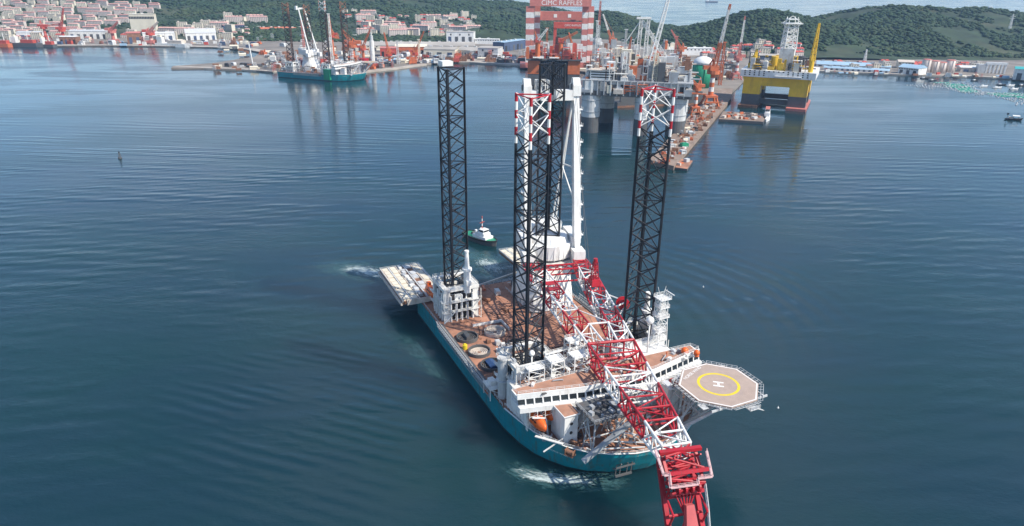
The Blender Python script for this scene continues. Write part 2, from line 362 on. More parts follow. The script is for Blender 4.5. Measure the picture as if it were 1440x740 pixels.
# ---- woods on the hills: leaf-clump crowns, one mass
def woods():
    rs = np.random.RandomState(11); N = 190000
    x = rs.uniform(-3000, 1900, N); y = rs.uniform(1560, 3100, N); z = terrain(x, y)
    near = y < 2350
    dens = fbm(x, y, 120)
    keep = ((z > 4) | ((y > 1840) & (x > -700) & (x < 60))) & (dens > -.30) & (abs(x) < y*.80) & ((rs.rand(N) < .7) | near)
    town = ((x < -1120) & (x > -2100) & (y < 2560)) | ((x > -520) & (x < -60) & (y > 2050) & (y < 2420)) | ((x < -790) & (x > -985) & (y > 1950) & (y < 2330))
    keep &= ~town | (rs.rand(N) < .14)
    keep &= ~((abs(x+60) < 75) & (y < 2000) & (y > 1880) & (rs.rand(N) < .8))
    z = np.maximum(z, 2.5)
    x, y, z = x[keep], y[keep], z[keep]; n = len(x)
    t = (1+5**.5)/2
    iv = np.array([(-1,t,0),(1,t,0),(-1,-t,0),(1,-t,0),(0,-1,t),(0,1,t),(0,-1,-t),(0,1,-t),(t,0,-1),(t,0,1),(-t,0,-1),(-t,0,1)])/math.hypot(1,t)
    ifc = np.array([(0,11,5),(0,5,1),(0,1,7),(0,7,10),(0,10,11),(1,5,9),(5,11,4),(11,10,2),(10,7,6),(7,1,8),(3,9,4),(3,4,2),(3,2,6),(3,6,8),(3,8,9),(4,9,5),(2,4,11),(6,2,10),(8,6,7),(9,8,1)])
    r_ = np.clip(np.exp(rs.normal(1.32, .34, n)), 2.0, 8.5)*(1+.3*(y > 2400))
    jit = 1+.25*rs.randn(n, 12, 1)
    V = iv[None]*jit*np.stack([r_, r_, r_*.55], 1)[:,None,:]
    a = rs.rand(n)*6.28; ca, sa = np.cos(a)[:,None], np.sin(a)[:,None]
    V = np.stack([V[...,0]*ca-V[...,1]*sa, V[...,0]*sa+V[...,1]*ca, V[...,2]], -1)
    V += np.stack([x, y, z+r_*.35], 1)[:,None,:]
    F = (ifc[None]+12*np.arange(n)[:,None,None]).reshape(-1, 3)
    me = bpy.data.meshes.new('woodland'); me.vertices.add(n*12); me.vertices.foreach_set('co', V.reshape(-1))
    nf = len(F); me.loops.add(nf*3); me.loops.foreach_set('vertex_index', F.reshape(-1).astype(np.int32))
    me.polygons.add(nf); me.polygons.foreach_set('loop_start', np.arange(0, nf*3, 3, dtype=np.int32)); me.polygons.foreach_set('use_smooth', np.ones(nf, bool)); me.update(calc_edges=True)
    M['leaf'] = mat('woodland_leaves', (0.028, 0.056, 0.026), 0.9, var=0.3, vscale=0.03, dirt=(0.062, 0.085, 0.035), dscale=0.006, damt=0.75)
    me.materials.append(M['leaf']); tag(obj('woodland', me), 'dense green woodland covering the hills behind the shipyard', 'woodland', kind='stuff')
    return n
woods()

def haze():
    H_ = bpy.data.materials.new('haze_air'); H_.use_nodes = True; n = H_.node_tree.nodes; n.remove(n['Principled BSDF'])
    v = n.new('ShaderNodeVolumePrincipled'); v.inputs['Color'].default_value = (0.42, 0.66, 1.0, 1); v.inputs['Density'].default_value = 0.000058
    v.inputs['Anisotropy'].default_value = 0.2
    H_.node_tree.links.new(v.outputs[0], n['Material Output'].inputs['Volume'])
    o = MB().box(-9400, 9400, -500, 9400, -9, 175).build('haze', H_); tag(o, kind='stuff')
haze()
# ================================================================== THE INSTALLATION VESSEL
HEAD = R(-65.0); ORG = Vector((11.5, 258.0, 0))
DK = 9.0
LEGS = {'A': (-37.5, -23.5), 'B': (35, -22.5), 'C': (36, 24.0), 'D': (-38, 23.5)}
HULL = [(-60,35),(-20,35),(20,35),(42,34.8),(52,33.8),(60,32),(66,29.3),(71.5,26),(76.8,21),(80.8,14.5),(83.6,7.2),(84.6,0)]
def hull_ring(z, pull, widen=0.0, zfun=None):
    r_ = []
    for x, y in HULL:
        f_ = max(0, (x-42)/41.0)
        r_.append((x-pull*f_**1.6, max(0, y-widen-pull*.55*f_), z))
    full = [(x, -y, zz) for x, y, zz in r_] + [(x, y, zz) for x, y, zz in r_[::-1][1:]]
    return full
def build_hull(V, tealm='teal'):
    h = MB()
    rings = [hull_ring(-5, 6.5), hull_ring(-1.2, 4.2), hull_ring(0.9, 3.2), hull_ring(4, 1.8), hull_ring(DK, 0)]
    h.loft(rings[:3], 1, cap1=False); h.loft(rings[2:], 0, cap0=False, cap1=False)
    o = h.build('hull', [tealm, 'boot'], V)
    for k_, z_ in enumerate((2.9, 5.9)):
        sm_ = MB(); rg = [(x, y, z_) for x, y, z in hull_ring(z_, 3.2-(z_-.9)*.4)]
        for p_, q_ in zip(rg[:-1], rg[1:]): sm_.beam(p_, q_, .16, .1)
        sm_.build('plate_seam', tealm, o)
    dk = MB(); dk.loft([hull_ring(DK-.4, .3, .05), hull_ring(DK+.004, .3, .05)]); dk.build('main_deck', 'deck', V)
    # bow bulwark, a real plate with thickness that rises towards the stem
    b = MB(); outer = [(x, y) for x, y, z in hull_ring(0, 0) if x >= 40]
    rr = []
    for x, y in outer:
        t = max(0, min(1, (x-40)/14)); hh = .3+1.3*t; sc = 1-.45/max(1, math.hypot(x-20, y)); xi, yi = 20+(x-20)*sc, y*sc
        rr.append([(x,y,DK),(x+.15,y*1.002,DK+hh),(xi,yi,DK+hh),(xi,yi,DK)])
    b.loft(rr, 0); b.build('bulwark', tealm, o)
    c = MB()
    for p, q in zip(rr[:-1], rr[1:]):
        a1 = Vector(p[1])+Vector((0,0,.08)); a2 = Vector(q[1])+Vector((0,0,.08)); c.beam(a1, a2, .5, .16)
    c.build('bulwark_cap', 'white2', o)
    return o
def build_leg(V, key, top=118.0, mats=('black','red','white2'), striped=True, one_mesh=False, bay=6.4):
    cx, cy = LEGS[key]; base = R(90) if cy < 0 else R(-90); Rl = 6.1
    P = [(cx+Rl*math.cos(base+R(120*k)), cy+Rl*math.sin(base+R(120*k))) for k in range(3)]
    m_ = MB(); zs = top-16 if striped else top
    for x, y in P:
        m_.tube((x,y,-3), (x,y,zs), .5, 8, 0); 
        for s in (-1, 1):    # rack plates on the chord
            d = Vector((cx-x, cy-y, 0)).normalized(); t_ = Vector((-d.y, d.x, 0))*.52*s
            m_.beam((x+t_.x, y+t_.y, -3), (x+t_.x, y+t_.y, zs), .14, .4, 0)
        if striped:
            k = 0; z = zs
            while z < top-.1:
                h_ = 2.667; m_.tube((x,y,z), (x,y,min(top,z+h_)), .52, 8, 2 if k % 2 == 0 else 1); z += h_; k += 1
    leg = m_.build('leg', list(mats), V)
    if striped: leg['label'] = 'black lattice leg with red and white banded top'
    br = MB() if one_mesh else None
    nb = int((top-2)/bay); 
    for b in range(nb):
        z0, z1 = top-(b+1)*bay, top-b*bay
        if z1 < 4: break
        for k in range(3):
            p, q = P[k], P[(k+1)%3]
            mt = mats[0]
            if striped and z0 > zs-3: mt = mats[2]
            if br is not None:
                mi = 0 if mt == mats[0] else 1
                br.tube((*p,z0), (*q,z1), .42, 4, mi, caps=False); br.tube((*q,z0), (*p,z1), .42, 4, mi, caps=False)
            else:
                rb_ = .235 if mt == mats[0] else .19
                bar((*p,z0), (*q,z1), rb_, mt, leg); bar((*q,z0), (*p,z1), rb_, mt, leg)
                if b % 3 == 0: bar((*p,z1-.4), (*q,z1-.4), .22, 'red' if striped and b < 3 else mt, leg, 'cross_bar')
    if br is not None: br.build('bracing', [mats[0], mats[2]], leg)
    return leg
def build_jackhouse(V, key):
    cx, cy = LEGS[key]; s = 1 if cy < 0 else -1; h = MB(); Z1 = 23.5; q = 8.0
    for a in (-q, q-2.6):                 # corner cores around the leg well
        for b_ in (-q, q-2.6): h.box(cx+a, cx+a+2.6, cy+b_, cy+b_+2.6, DK, Z1)
    for yy in (-q+.9, q-1.5): h.box(cx-q+2.6, cx+q-2.6, cy+yy, cy+yy+.6, DK, Z1-2)
    for xx in (-q+.9, q-1.5): h.box(cx+xx, cx+xx+.6, cy-q+2.6, cy+q-2.6, DK, Z1-2)
    for z in (DK+4.7, DK+9.4): h.box(cx-q+2.6, cx+q-2.6, cy-q, cy-q+.9, z, z+.5); h.box(cx+q-.9, cx+q, cy-q+2.6, cy+q-2.6, z, z+.5)
    e = q+.3
    h.box(cx-e, cx+e, cy-e, cy-e+2.2, Z1, Z1+1.5); h.box(cx-e, cx+e, cy+e-2.2, cy+e, Z1, Z1+1.5); h.box(cx-e, cx-e+2.2, cy-e+2.2, cy+e-2.2, Z1, Z1+1.5); h.box(cx+e-2.2, cx+e, cy-e+2.2, cy+e-2.2, Z1, Z1+1.5)
    J = h.build('jack_house', 'white', V)
    ow = MB().box(-.95,.95,-.06,.06,0,3.4).mesh('opening','dark'); ov = MB().box(-.06,.06,-.95,.95,0,3.4).mesh('opening','dark'); jr = random.Random(ord(key))
    for r_ in range(3):
        for k in range(4):
            if jr.random() < .15: continue
            for yy in (-q+.83, q-.83): obj('opening', ow, J, (cx-3.9+2.6*k, cy+yy, DK+.5+4.7*r_*.93))
            for xx in (-q+.83, q-.83): obj('opening', ov, J, (cx+xx, cy-3.9+2.6*k, DK+.5+4.7*r_*.93))
    for zz in (DK+4.7, DK+9.4):           # galleries with rails
        g = MB(); w = q+1.2
        g.box(cx-w, cx+w, cy-w, cy-q, zz, zz+.2); g.box(cx+q, cx+w, cy-q, cy+q, zz, zz+.2)
        rail(g, [(cx-w,cy-w,zz+.2),(cx+w,cy-w,zz+.2),(cx+w,cy+w,zz+.2)], 1.1, 2.5, .06); g.build('gallery', 'white', J)
    for k in range(5):                    # jacking cylinders and risers on the outboard and forward faces
        x = cx-5.2+2.6*k; h_ = Z1-1-(k%2)*4
        MB().cyl(x, cy-s*(q+.35), DK, h_, .38+.12*(k%2), 8).build('jacking_cylinder', 'white2', J)
        MB().cyl(cx+q+.35, cy-5.2+2.6*k, DK, h_-1, .36+.15*(k%2), 8).build('jacking_cylinder', 'lgrey' if k % 2 else 'white2', J)
    for y_ in (cy-q-.8, cy+q+.8):
        st = MB(); d_ = 1 if y_ > cy else -1
        st.beam((cx+q+1,y_,DK), (cx+q+1,y_-d_*5,DK+4.7), .8, .15); st.beam((cx+q+1,y_-d_*5,DK+4.7), (cx+q+1,y_,DK+9.4), .8, .15); st.beam((cx+q+1.2,y_,DK),(cx+q+1.2,y_,Z1),.22,.22); st.build('stair', 'white', J)
    t = MB(); w = q; rail(t, [(cx-w,cy-w,Z1+1.5),(cx+w,cy-w,Z1+1.5),(cx+w,cy+w,Z1+1.5),(cx-w,cy+w,Z1+1.5),(cx-w,cy-w,Z1+1.5)], 1.2, 2.2, .06); t.build('guard_rail', 'white', J)
    for k in range(7): MB().cbox((cx-6.6+jr.random()*13, cy+jr.choice((-7,7)), Z1+2.2), (1.0+jr.random(), 1.0, 1.4)).build('motor_housing', jr.choice(['white','lgrey','grey']), J)
    return J

V = thing('installation_vessel', 'teal jack up vessel with brown deck, four black lattice legs and red white crane', 'ship', ORG, HEAD)
hull = build_hull(V)
for k in 'ABCD':
    build_leg(V, k, 118.0 if k in 'AD' else 117.5, striped=k in 'BC')
    if k != 'D': build_jackhouse(V, k)
# white box on top of the aft leg
lc = MB().cbox((LEGS['A'][0]-2, LEGS['A'][1]-1, 119.6), (5.5, 4.5, 1.8)).build('leg_top_cabin', 'white2', V)
# -------- side walkway, rails and posts along the deck edge
for s in (-1, 1):
    r_ = MB(); rail(r_, [(-60, s*34.6, DK), (40, s*34.6, DK)], 1.3, 2.4, .07); r_.build('deck_rail', 'lgrey', hull)
    w = MB(); w.box(-28, 30, s*34.2-1.0, s*34.2+1.0, DK+.01, DK+.5); w.build('side_walkway', 'dgrey', hull)
    k = MB()
    for i in range(30): k.beam((-27+i*1.95, s*35.2, DK-2.6), (-27+i*1.95, s*36.3, DK+2.4), .26, .26); k.beam((-27+i*1.95, s*34.6, DK+.1), (-27+i*1.95, s*36.2, DK+.1), .2, .2)
    for z, y_ in ((DK+2.3,36.3),(DK+1.2,36.0),(DK+.1,35.8)): k.beam((-28,s*y_,z),(30,s*y_,z),.28,.28)
    k.box(-28, 30, s*35.08-.1, s*35.08+.22, DK-3.0, DK-2.6); k.box(-28, 30, s*35.08-.1, s*35.08+.22, DK-1.2, DK-.9)
    k.build('fender_frame', 'grey', hull)
rp = MB(); rail(rp, [(-59.6,-34.6,DK),(-59.6,34.6,DK)], 1.3, 2.4, .07); rp.build('deck_rail', 'lgrey', hull)
og = MB()
for i in range(7): og.beam((25.5+.5*i, -35.5, DK-1.5), (25.5+.5*i, -35.6, DK+2.5), .18, .18)
for z in (DK-1.2, DK+.4, DK+2.3): og.beam((25, -35.7, z), (29, -35.7, z), .3, .3)
og.build('boarding_ladder', 'orange2', hull)
# deck seams: plate strips and pipe runs standing on the deck
sm = MB()
for i in range(9): sm.box(-56+i*11, -55.75+i*11, -33, 33 if i*11-56 > -14 else 2, DK+.01, DK+.06)
for y in (-11, 0.5, 12): sm.box(-58, 40, y, y+.22, DK+.012, DK+.09)
sm.build('deck_weld_strip', 'rustm', hull)
pd = MB()
for i in range(260):
    x, y = rnd.uniform(-58, 38), rnd.uniform(-33, 20)
    pd.cbox((x, y, DK+.12), (.3+rnd.random()*.5, .3+rnd.random()*.5, .24), rnd.random()*3)
pd.build('deck_fittings', 'rustm', hull)['kind'] = 'stuff'

# -------- stern platforms
for s, nm in ((-1, 'beige grated stern platform overhanging on the left'), (1, 'beige grated stern platform behind the crane')):
    y0, y1 = (-44, -23.5) if s < 0 else (23.5, 44)
    p = MB().box(-95, -53, y0, y1, 9.9, 11.2).build('stern_platform', 'rustm', V); p['label'] = nm
    for j in range(6):
        yy = y0+.3+(y1-y0-.6)*j/5; MB().box(-95, -53, yy-.3, yy+.3, 11.2, 12.0).build('girder', 'beige' if j % 2 == 0 else 'lgrey', p)
    for j in range(5):
        for i in range(9):
            xx = -94.6+i*4.6; yy = y0+.75+(y1-y0-.6)*j/5; w = (y1-y0-.6)/5-.9
            if j in (2,) : continue
            if j == 3 and i % 3 == 1: continue
            MB().box(xx, xx+3.7, yy+.15, yy+w-.15, 11.21, 11.8+.15*((i*7+j)%3)).build('deck_panel', 'cream' if j < 2 or j == 4 else 'lgrey', p)
    for i in range(14):
        xx = -93+i*2.8; yy = y0+8.6+rnd.random()*1.6
        MB().cbox((xx, yy, 12.0), (1.4+rnd.random(), 1.2+rnd.random()*1.2, 1.2+rnd.random()*.9), rnd.random()*.3).build('machinery_box', rnd.choice(['lgrey','grey','white']), p)
    e = MB(); rail(e, [(-95,y0,11.2),(-95,y1,11.2),(-53,y1,11.2)], 1.2, 3, .07); rail(e, [(-95,y0,11.2),(-53,y0,11.2)], .9, 3, .07); e.build('guard_rail', 'lgrey', p)
    f_ = MB(); f_.box(-52.99, -52.4, y0+2, y1-6, 9.4, 11.9); f_.build('end_beam', 'beige', p)
    st = MB()
    for x, yy in ((-58,-33),(-70,-33),(-58,-26)): st.beam((x, s*-yy*-1 if s < 0 else -yy, 10), (x+ (0 if x > -60 else 9.5), s*33, 4), .9, .9)
    st.build('support_strut', 'beige', p)
    lip = MB().box(-95.2, -53.2, (y0-.9 if s < 0 else y1), (y0 if s < 0 else y1+.9), 9.4, 10.4).build('edge_lip', 'beige', p)

# -------- bridge and accommodation at the bow
acc = MB(); acc.box(40, 57, -33, 33, DK, 19.5); acc.box(57, 62, -16, 20, DK, 19.5); A_ = acc.build('accommodation_block', 'white', V)
for i in range(16):
    y = -14.5+i*2.3
    MB().box(61.98, 62.1, y, y+1.0, DK+6.2, DK+7.4).build('window', 'glass', A_)
for i in range(6): MB().box(39.9, 40.02, -30+i*10, -28.6+i*10, DK+.1, DK+2.2).build('door', 'lgrey', A_)
for i in range(10): MB().box(39.9, 40.02, -31+i*6.4, -29.9+i*6.4, DK+5, DK+6).build('window', 'glass', A_)
bf = [(58.6,-37.2),(63.6,-14),(64.2,0),(63.6,14),(58.6,37.2)]          # faceted bridge front
bb = [(52.6,37.2),(52,14),(52,-14),(52.6,-37.2)]
br = MB(); br.prism([(x+(1.2 if i < 5 else 0),y) for i,(x,y) in enumerate(bf+bb)], 19.0, 20.9); br.loft([[(x-(.9 if i < 5 else 0),y,23.0) for i,(x,y) in enumerate(bf+bb)], [(x-(.9 if i < 5 else 0),y,24.1) for i,(x,y) in enumerate(bf+bb)]])
for (x0,y0),(x1,y1) in zip(bf[:-1],bf[1:]): br.beam((x0-1.1,y0,24.6),(x1-1.1,y1,24.6),.35,1.0)
br.loft([[(x-.6 if i < 5 else x+.2, y*.985, 20.9) for i,(x,y) in enumerate(bf+bb)], [(x-1.2 if i < 5 else x+.2, y*.985, 23.05) for i,(x,y) in enumerate(bf+bb)]], 1)
BR = br.build('bridge', ['white2', 'lgrey'], V)
for (x0,y0),(x1,y1) in zip(bf[:-1], bf[1:]):
    L_ = math.hypot(x1-x0, y1-y0); k = int(L_/2.7)
    for i in range(k):
        ta, tb = (i+.08)/k, (i+.80)/k
        qa = (x0+(x1-x0)*ta, y0+(y1-y0)*ta); qb = (x0+(x1-x0)*tb, y0+(y1-y0)*tb); qc = (x0+(x1-x0)*(i+.9)/k, y0+(y1-y0)*(i+.9)/k)
        w = MB(); w.loft([[(qa[0]-.7,qa[1],21.35),(qb[0]-.7,qb[1],21.35),(qb[0]-1.1,qb[1],22.75),(qa[0]-1.1,qa[1],22.75)],[(qa[0]-.48,qa[1],21.35),(qb[0]-.48,qb[1],21.35),(qb[0]-.88,qb[1],22.75),(qa[0]-.88,qa[1],22.75)]])
        w.build('window', 'glass', BR)
        MB().beam((qc[0]-.45,qc[1],20.95), (qc[0]-.95,qc[1],22.98), .4, .35).build('mullion', 'white2', BR)
rf = MB(); rf.prism([(x-(1.4 if i < 5 else -.3), y*.985) for i,(x,y) in enumerate(bf+bb)], 24.1, 24.16); rf.build('roof_deck', 'deck2', BR)
rr = MB(); pts = [(x-1.1,y*.99,25.1) for x,y in bf]+[(x+.4,y*.99,24.1) for x,y in bb]; rail(rr, pts+[pts[0]], 1.1, 2.6, .05); rr.build('guard_rail', 'white2', BR)
md = MB(); md.box(39.5, 52, -30, 30, 19.52, 20.1); md.build('upper_deck', 'deck2', A_)
md = MB(); md.box(40.5, 51.5, 9, 29, 20.1, 23.4); md.build('deck_house', 'white2', A_)
# white pipe frames and stair towers on the upper deck around the forward left leg
for (x0,x1,y0,y1,z1,nb) in ((44,49,-20,-15,28,3),(46,51,-12,-6,29,3),(38,42,-9,-3,30,4),(44.5,47.5,-28,-22,26,2)):
    T = MB(); 
    for x in (x0,x1):
        for y in (y0,y1): T.beam((x,y,20), (x,y,z1), .32, .32)
    for k in range(nb+1):
        z = 20.3+(z1-20.4)*k/nb
        for a,b_ in (((x0,y0),(x1,y0)),((x1,y0),(x1,y1)),((x1,y1),(x0,y1)),((x0,y1),(x0,y0))): T.beam((*a,z), (*b_,z), .26, .26)
        if k < nb:
            z2 = 20.3+(z1-20.4)*(k+1)/nb
            T.beam((x0,y0,z),(x1,y0,z2),.2,.2); T.beam((x1,y1,z),(x1,y0,z2),.2,.2); T.beam((x0,y0,z),(x0,y1,z2),.2,.2)
    T.box(x0,x1,y0,y1,z1-.15,z1+.1); rail(T, [(x0,y0,z1),(x1,y0,z1),(x1,y1,z1),(x0,y1,z1),(x0,y0,z1)], 1.1, 1.6, .06)
    T.build('pipe_frame_tower', 'white2', V)
for i,(a,b_) in enumerate((((38,-14,25),(51,-14,25)),((40,-18,26.5),(40,-2,26.5)),((37,-10,23),(50,-20,23)),((45,-30,24.5),(45,-6,24.5)))):
    T = MB(); T.beam(a,b_,1.3,.25); rail(T, [(a[0],a[1]-.6,a[2]),(b_[0],b_[1]-.6,b_[2])], 1.1, 1.8, .06); T.beam((a[0],a[1],20),a,.3,.3); T.beam((b_[0],b_[1],20),b_,.3,.3)
    T.build('pipe_bridge', 'white', V)
bt = MB(); bt.cyl(34.5, -32, DK, 25, 1.9, 14); bt.cyl(34.5, -32, 25, 25.6, 2.2, 14); rail(bt, [(32.6,-33.9,25.6),(36.4,-33.9,25.6),(36.4,-30.1,25.6),(32.6,-30.1,25.6),(32.6,-33.9,25.6)],1.1,2,.06)
bt.cyl(34.5,-32,16,16.6,2.6,14); bt.build('deck_crane_column', 'lgrey', V)
wp = MB(); wp.box(26, 33, -36.5, -31.5, 11.6, 12.0); rail(wp, [(26,-36.4,12),(33,-36.4,12),(33,-31.6,12)],1.1,1.5,.06)
for x in (26.4,32.6): wp.beam((x,-36.2,DK-2),(x,-36.2,11.7),.3,.3); wp.beam((x,-32,DK),(x,-36,11.7),.25,.25)
wp.cbox((29,-34,12.9),(3.4,2.2,1.8)); wp.build('gangway_platform', 'white', V)
for (c,r_) in (((40.5,-23.5,28.4),1.1),((50,19.4,37),1.5),((43,27,27),.9),((45,-8,31.2),.8)):
    m_ = MB(); m_.ball(c, r_, 12, 8); m_.tube((c[0],c[1],20), (c[0],c[1],c[2]-r_*.9), .3, 6); m_.build('radome', 'white2', V, True)
# left deck block, sloping pipe rack on foredeck and lifeboat bay
fb = MB(); fb.box(60, 69, -25.5, -20.5, DK, 20.2); fb.box(59.5,69.5,-26,-20,20.2,20.5); F_ = fb.build('foredeck_house', 'white2', V)
for z in (13.5, 17.0): MB().cyl(0,0,0,.2,.55,12).build('porthole', 'dark', F_).matrix_basis = Matrix.Translation((69,-23,z)) @ Matrix.Rotation(R(90),4,'Y')
MB().box(59.8,69.2,-25.7,-20.3,20.5,20.55).build('roof_deck','deck2',F_)
for z in (12.6,):
    g = MB(); g.beam((63,-33,z-1.5),(71,-27,z-1),1.0,.3); g.beam((69,-33,z-3.6),(69,-25,z-.2),.35,.35); g.build('catwalk', 'white', V)
dv = MB()
for x in (53.5, 61.5):
    dv.beam((x,-27.5,DK),(x,-28.5,16),.5,.5); dv.beam((x,-28.5,16),(x,-33.5,17.5),.45,.45)
dv.build('lifeboat_davit', 'white2', V)
def lifeboat(loc, rz, label):
    t = thing('lifeboat', label, 'lifeboat', loc, rz, 'orange enclosed lifeboats'); t.scale = (1.25,1.3,1.3)
    prof = [(-4.9,.15,.2,1.2),(-4.4,1.0,.0,2.4),(-3.2,1.45,-.2,2.9),(-1.2,1.6,-.3,3.2),(1.2,1.6,-.3,3.1),(3.2,1.3,-.2,2.7),(4.5,.7,.2,2.1),(5.0,.12,.8,1.6)]
    rings = []
    for x,w,z0,z1 in prof:
        zm = .35*z0+.65*z1*.62
        rings.append([(x,0,z0),(x,w*.75,z0+.35),(x,w,zm),(x,w*.9,zm+.4),(x,w*.6,z1-.2),(x,0,z1),(x,-w*.6,z1-.2),(x,-w*.9,zm+.4),(x,-w,zm),(x,-w*.75,z0+.35)])
    MB().loft(rings).build('body', 'orange', t, True)
    MB().box(-3.6,-2.0,-.7,.7,2.7,3.9).build('coxswain_cupola', 'orange', t)
    for s in (-1,1):
        for k in range(3): MB().box(-1.2+1.3*k,-.4+1.3*k,s*1.42-.1,s*1.42+.1,1.75,2.15).build('window','glass',t)
    return t
M['pinkpale'] = mat('pale_pink_grating', (0.62, 0.42, 0.42), 0.6)
ROTV = Matrix.Translation(ORG) @ Matrix.Rotation(HEAD, 4, 'Z')
def sp(x, y, z): return ROTV @ Vector((x, y, z))
lifeboat(sp(58.5, -30.4, 12.4), HEAD+R(4), 'orange enclosed lifeboat hanging under the left bridge wing, the nearer one')
lifeboat(sp(55, -25.8, 13.0), HEAD+R(4), 'orange enclosed lifeboat half hidden behind the nearer one under the bridge')
lifeboat(sp(-51, -30.5, 13.5), HEAD+R(2), 'orange lifeboat beside the aft left jack house near stern platform')

# -------- crane: pedestal, slewing house, gantry, boom
CC = Vector((-38, 23.5, 0)); BD = Vector((.9735, -.2285, 0)).normalized(); BN = Vector((.2285, .9735, 0)).normalized()
def ring(c, r_, z, n=24, sq=0, rx=0, ry=0):
    o_ = []
    for k in range(n):
        t = 2*math.pi*k/n; x, y = math.cos(t), math.sin(t)
        k_ = 1/max(abs(x), abs(y)); f_ = (1-sq)+sq*min(k_, 1.28)
        o_.append((c.x+(rx or r_)*x*f_, c.y+(ry or r_)*y*f_, z))
    return o_
pb = MB(); pc = CC+Vector((3, -4, 0))
pb.loft([ring(pc,0,DK,24,1,13.4,11.6), ring(pc,0,15,24,1,12.6,11.2), ring(CC+Vector((1,-1.5,0)),0,23,24,.5,11.2,10.8), ring(CC,11.2,29,24)])
pb.loft([ring(CC,12.4,29,24), ring(CC,12.4,30,24)])
PED = pb.build('crane_pedestal', 'white', V)
for i in range(5): MB().box(-43+i*4, -41.8+i*4, 7.75, 7.9, DK+.1, DK+2.2).build('door', 'grey', PED)
g = MB(); rail(g, [(-18,6,DK),(-18,32,DK)], 1.2, 2, .06); rail(g, [(-52,8,DK),(-18,8,DK)], 1.2, 2, .06); g.build('guard_rail', 'lgrey', PED)
ch = MB(); ch.loft([ring(CC,10.6,30,28), ring(CC,10.6,31.2,28)], 1); ch.loft([ring(CC,11.6,31.2,28), ring(CC,11.9,38,28)], 0); ch.loft([ring(CC,10.0,38,28), ring(CC,9.0,40.5,28)])
def cp(d, n_, z): return CC + BD*d + BN*n_ + Vector((0,0,z))
def cbx(mb, d0, d1, n0, n1, z0, z1, m=0):
    return mb.loft([[cp(a,b_,z) for a,b_ in ((d0,n0),(d1,n0),(d1,n1),(d0,n1))] for z in (z0,z1)], m)
cbx(ch, -19, -8, -9, 9, 33, 42); cbx(ch, -8, 8, 9.5, 13.5, 33, 41); cbx(ch, -8, 8, -13.5, -9.5, 33, 41)
cbx(ch, 7, 14, 9, 14.5, 29.5, 36); cbx(ch, 7, 14, -14.5, -9, 29.5, 36)
CH = ch.build('crane_house', ['white2','dgrey'], V)
for k in range(28):
    t = 2*math.pi*k/28; c = CC+Vector((11.75*math.cos(t), 11.75*math.sin(t), 34))
    MB().cbox(c, (.25,.18,5.2), t).build('stiffener', 'white', CH)
for k in range(6): cbx(MB(), -19.1, -18.95, -7.5+2.6*k, -6+2.6*k, 36, 38.5).build('louvre', 'dark', CH)
w_ = MB(); rail(w_, [cp(-19,-9,42),cp(-8,-9,42),cp(-8,9,42),cp(-19,9,42),cp(-19,-9,42)], 1.1, 2, .06); rail(w_, [cp(12.6*math.cos(t*.35),12.6*math.sin(t*.35),31.3) for t in range(19)], 1.1, 3, .05)
w_.build('guard_rail', 'white2', CH)
# gantry: two tall white columns with service platforms, sheave heads, top beam and back stays
G = MB()
for s in (-1, 1):
    a, b_ = cp(8.5, s*11.8, 35), cp(-1.0, s*11.0, 105)
    rings = []
    for t, w in ((0,1.8),(.08,2.9),(.5,2.8),(.9,2.4),(1,2.0)):
        p = a.lerp(b_, t); rings.append([p+BD*(w*i)*.62+BN*(w*j)*.55 for i,j in ((-1,-1),(1,-1),(1,1),(-1,1))])
    G.loft(rings)
GA = G.build('crane_gantry', 'white2', V)
for s in (-1, 1):
    a, b_ = cp(8.5, s*11.8, 35), cp(-1.0, s*11.0, 105)
    for k in range(9):
        p = a.lerp(b_, .1+.1*k); q = p+BN*(s*2.1); m_ = MB()
        m_.cbox(q, (2.6, 1.6, .25), math.atan2(BD.y,BD.x)); m_.cbox(q-BN*(s*.3)+Vector((0,0,-.9)), (.5,1.0,1.7), math.atan2(BD.y,BD.x))
        for i in (-1.2, 1.2): m_.beam(q+BD*i+BN*(s*.7), q+BD*i+BN*(s*.7)+Vector((0,0,1.3)), .12,.12)
        m_.build('service_platform', 'white2', GA)
    ld = MB(); ld.beam(a+BN*(s*1.6)+Vector((0,0,3)), b_+BN*(s*1.3), .5, .18); ld.build('ladder', 'lgrey', GA)
    hd = MB(); c = cp(-1.5, s*11, 107.5)
    hd.loft([[c+BD*x+BN*y+Vector((0,0,z)) for x,y in ((-3.2,-1.8),(2.6,-1.8),(2.6,1.8),(-3.2,1.8))] for x_,z in ((0,-3.5),(0,1.2))])
    hd.loft([[c+BD*x+BN*y+Vector((0,0,z)) for x,y in ((-2.6*f_,-1.6),(2.0*f_,-1.6),(2.0*f_,1.6),(-2.6*f_,1.6))] for f_,z in ((1,1.2),(.45,4.0))]); hd.build('sheave_head', 'white2', GA)
    sv = MB()
    for j in (-1.95, 1.95):
        c2 = c+BN*j+Vector((0,0,.2)); sv.tube(c2-BN*.12, c2+BN*.12, 1.35, 14)
    sv.build('sheave', 'dgrey', GA)
    for t0, (d_, n0) in ((0,(-15,6)),(1,(-16,8))):
        bar(cp(-2.5, s*10.4, 104), cp(d_, s*n0, 42), .42, 'white2', GA, 'back_stay', 8)
    bar(cp(2, s*11.4, 72), cp(-9, s*7.5, 72), .35, 'white2', GA, 'tie', 8)
    bar(cp(-9, s*7.8, 72), cp(5, s*11.4, 55), .3, 'white2', GA, 'tie', 8)
tb = MB(); cbx(tb, -2.6, 1.0, -9.6, -1.5, 102.2, 106.6); cbx(tb, -2.6, 1.0, 1.5, 9.6, 102.2, 106.6); cbx(tb, -3.6, -2.6, -9.6, 9.6, 101.6, 104); tb.build('top_beam', 'white2', GA)
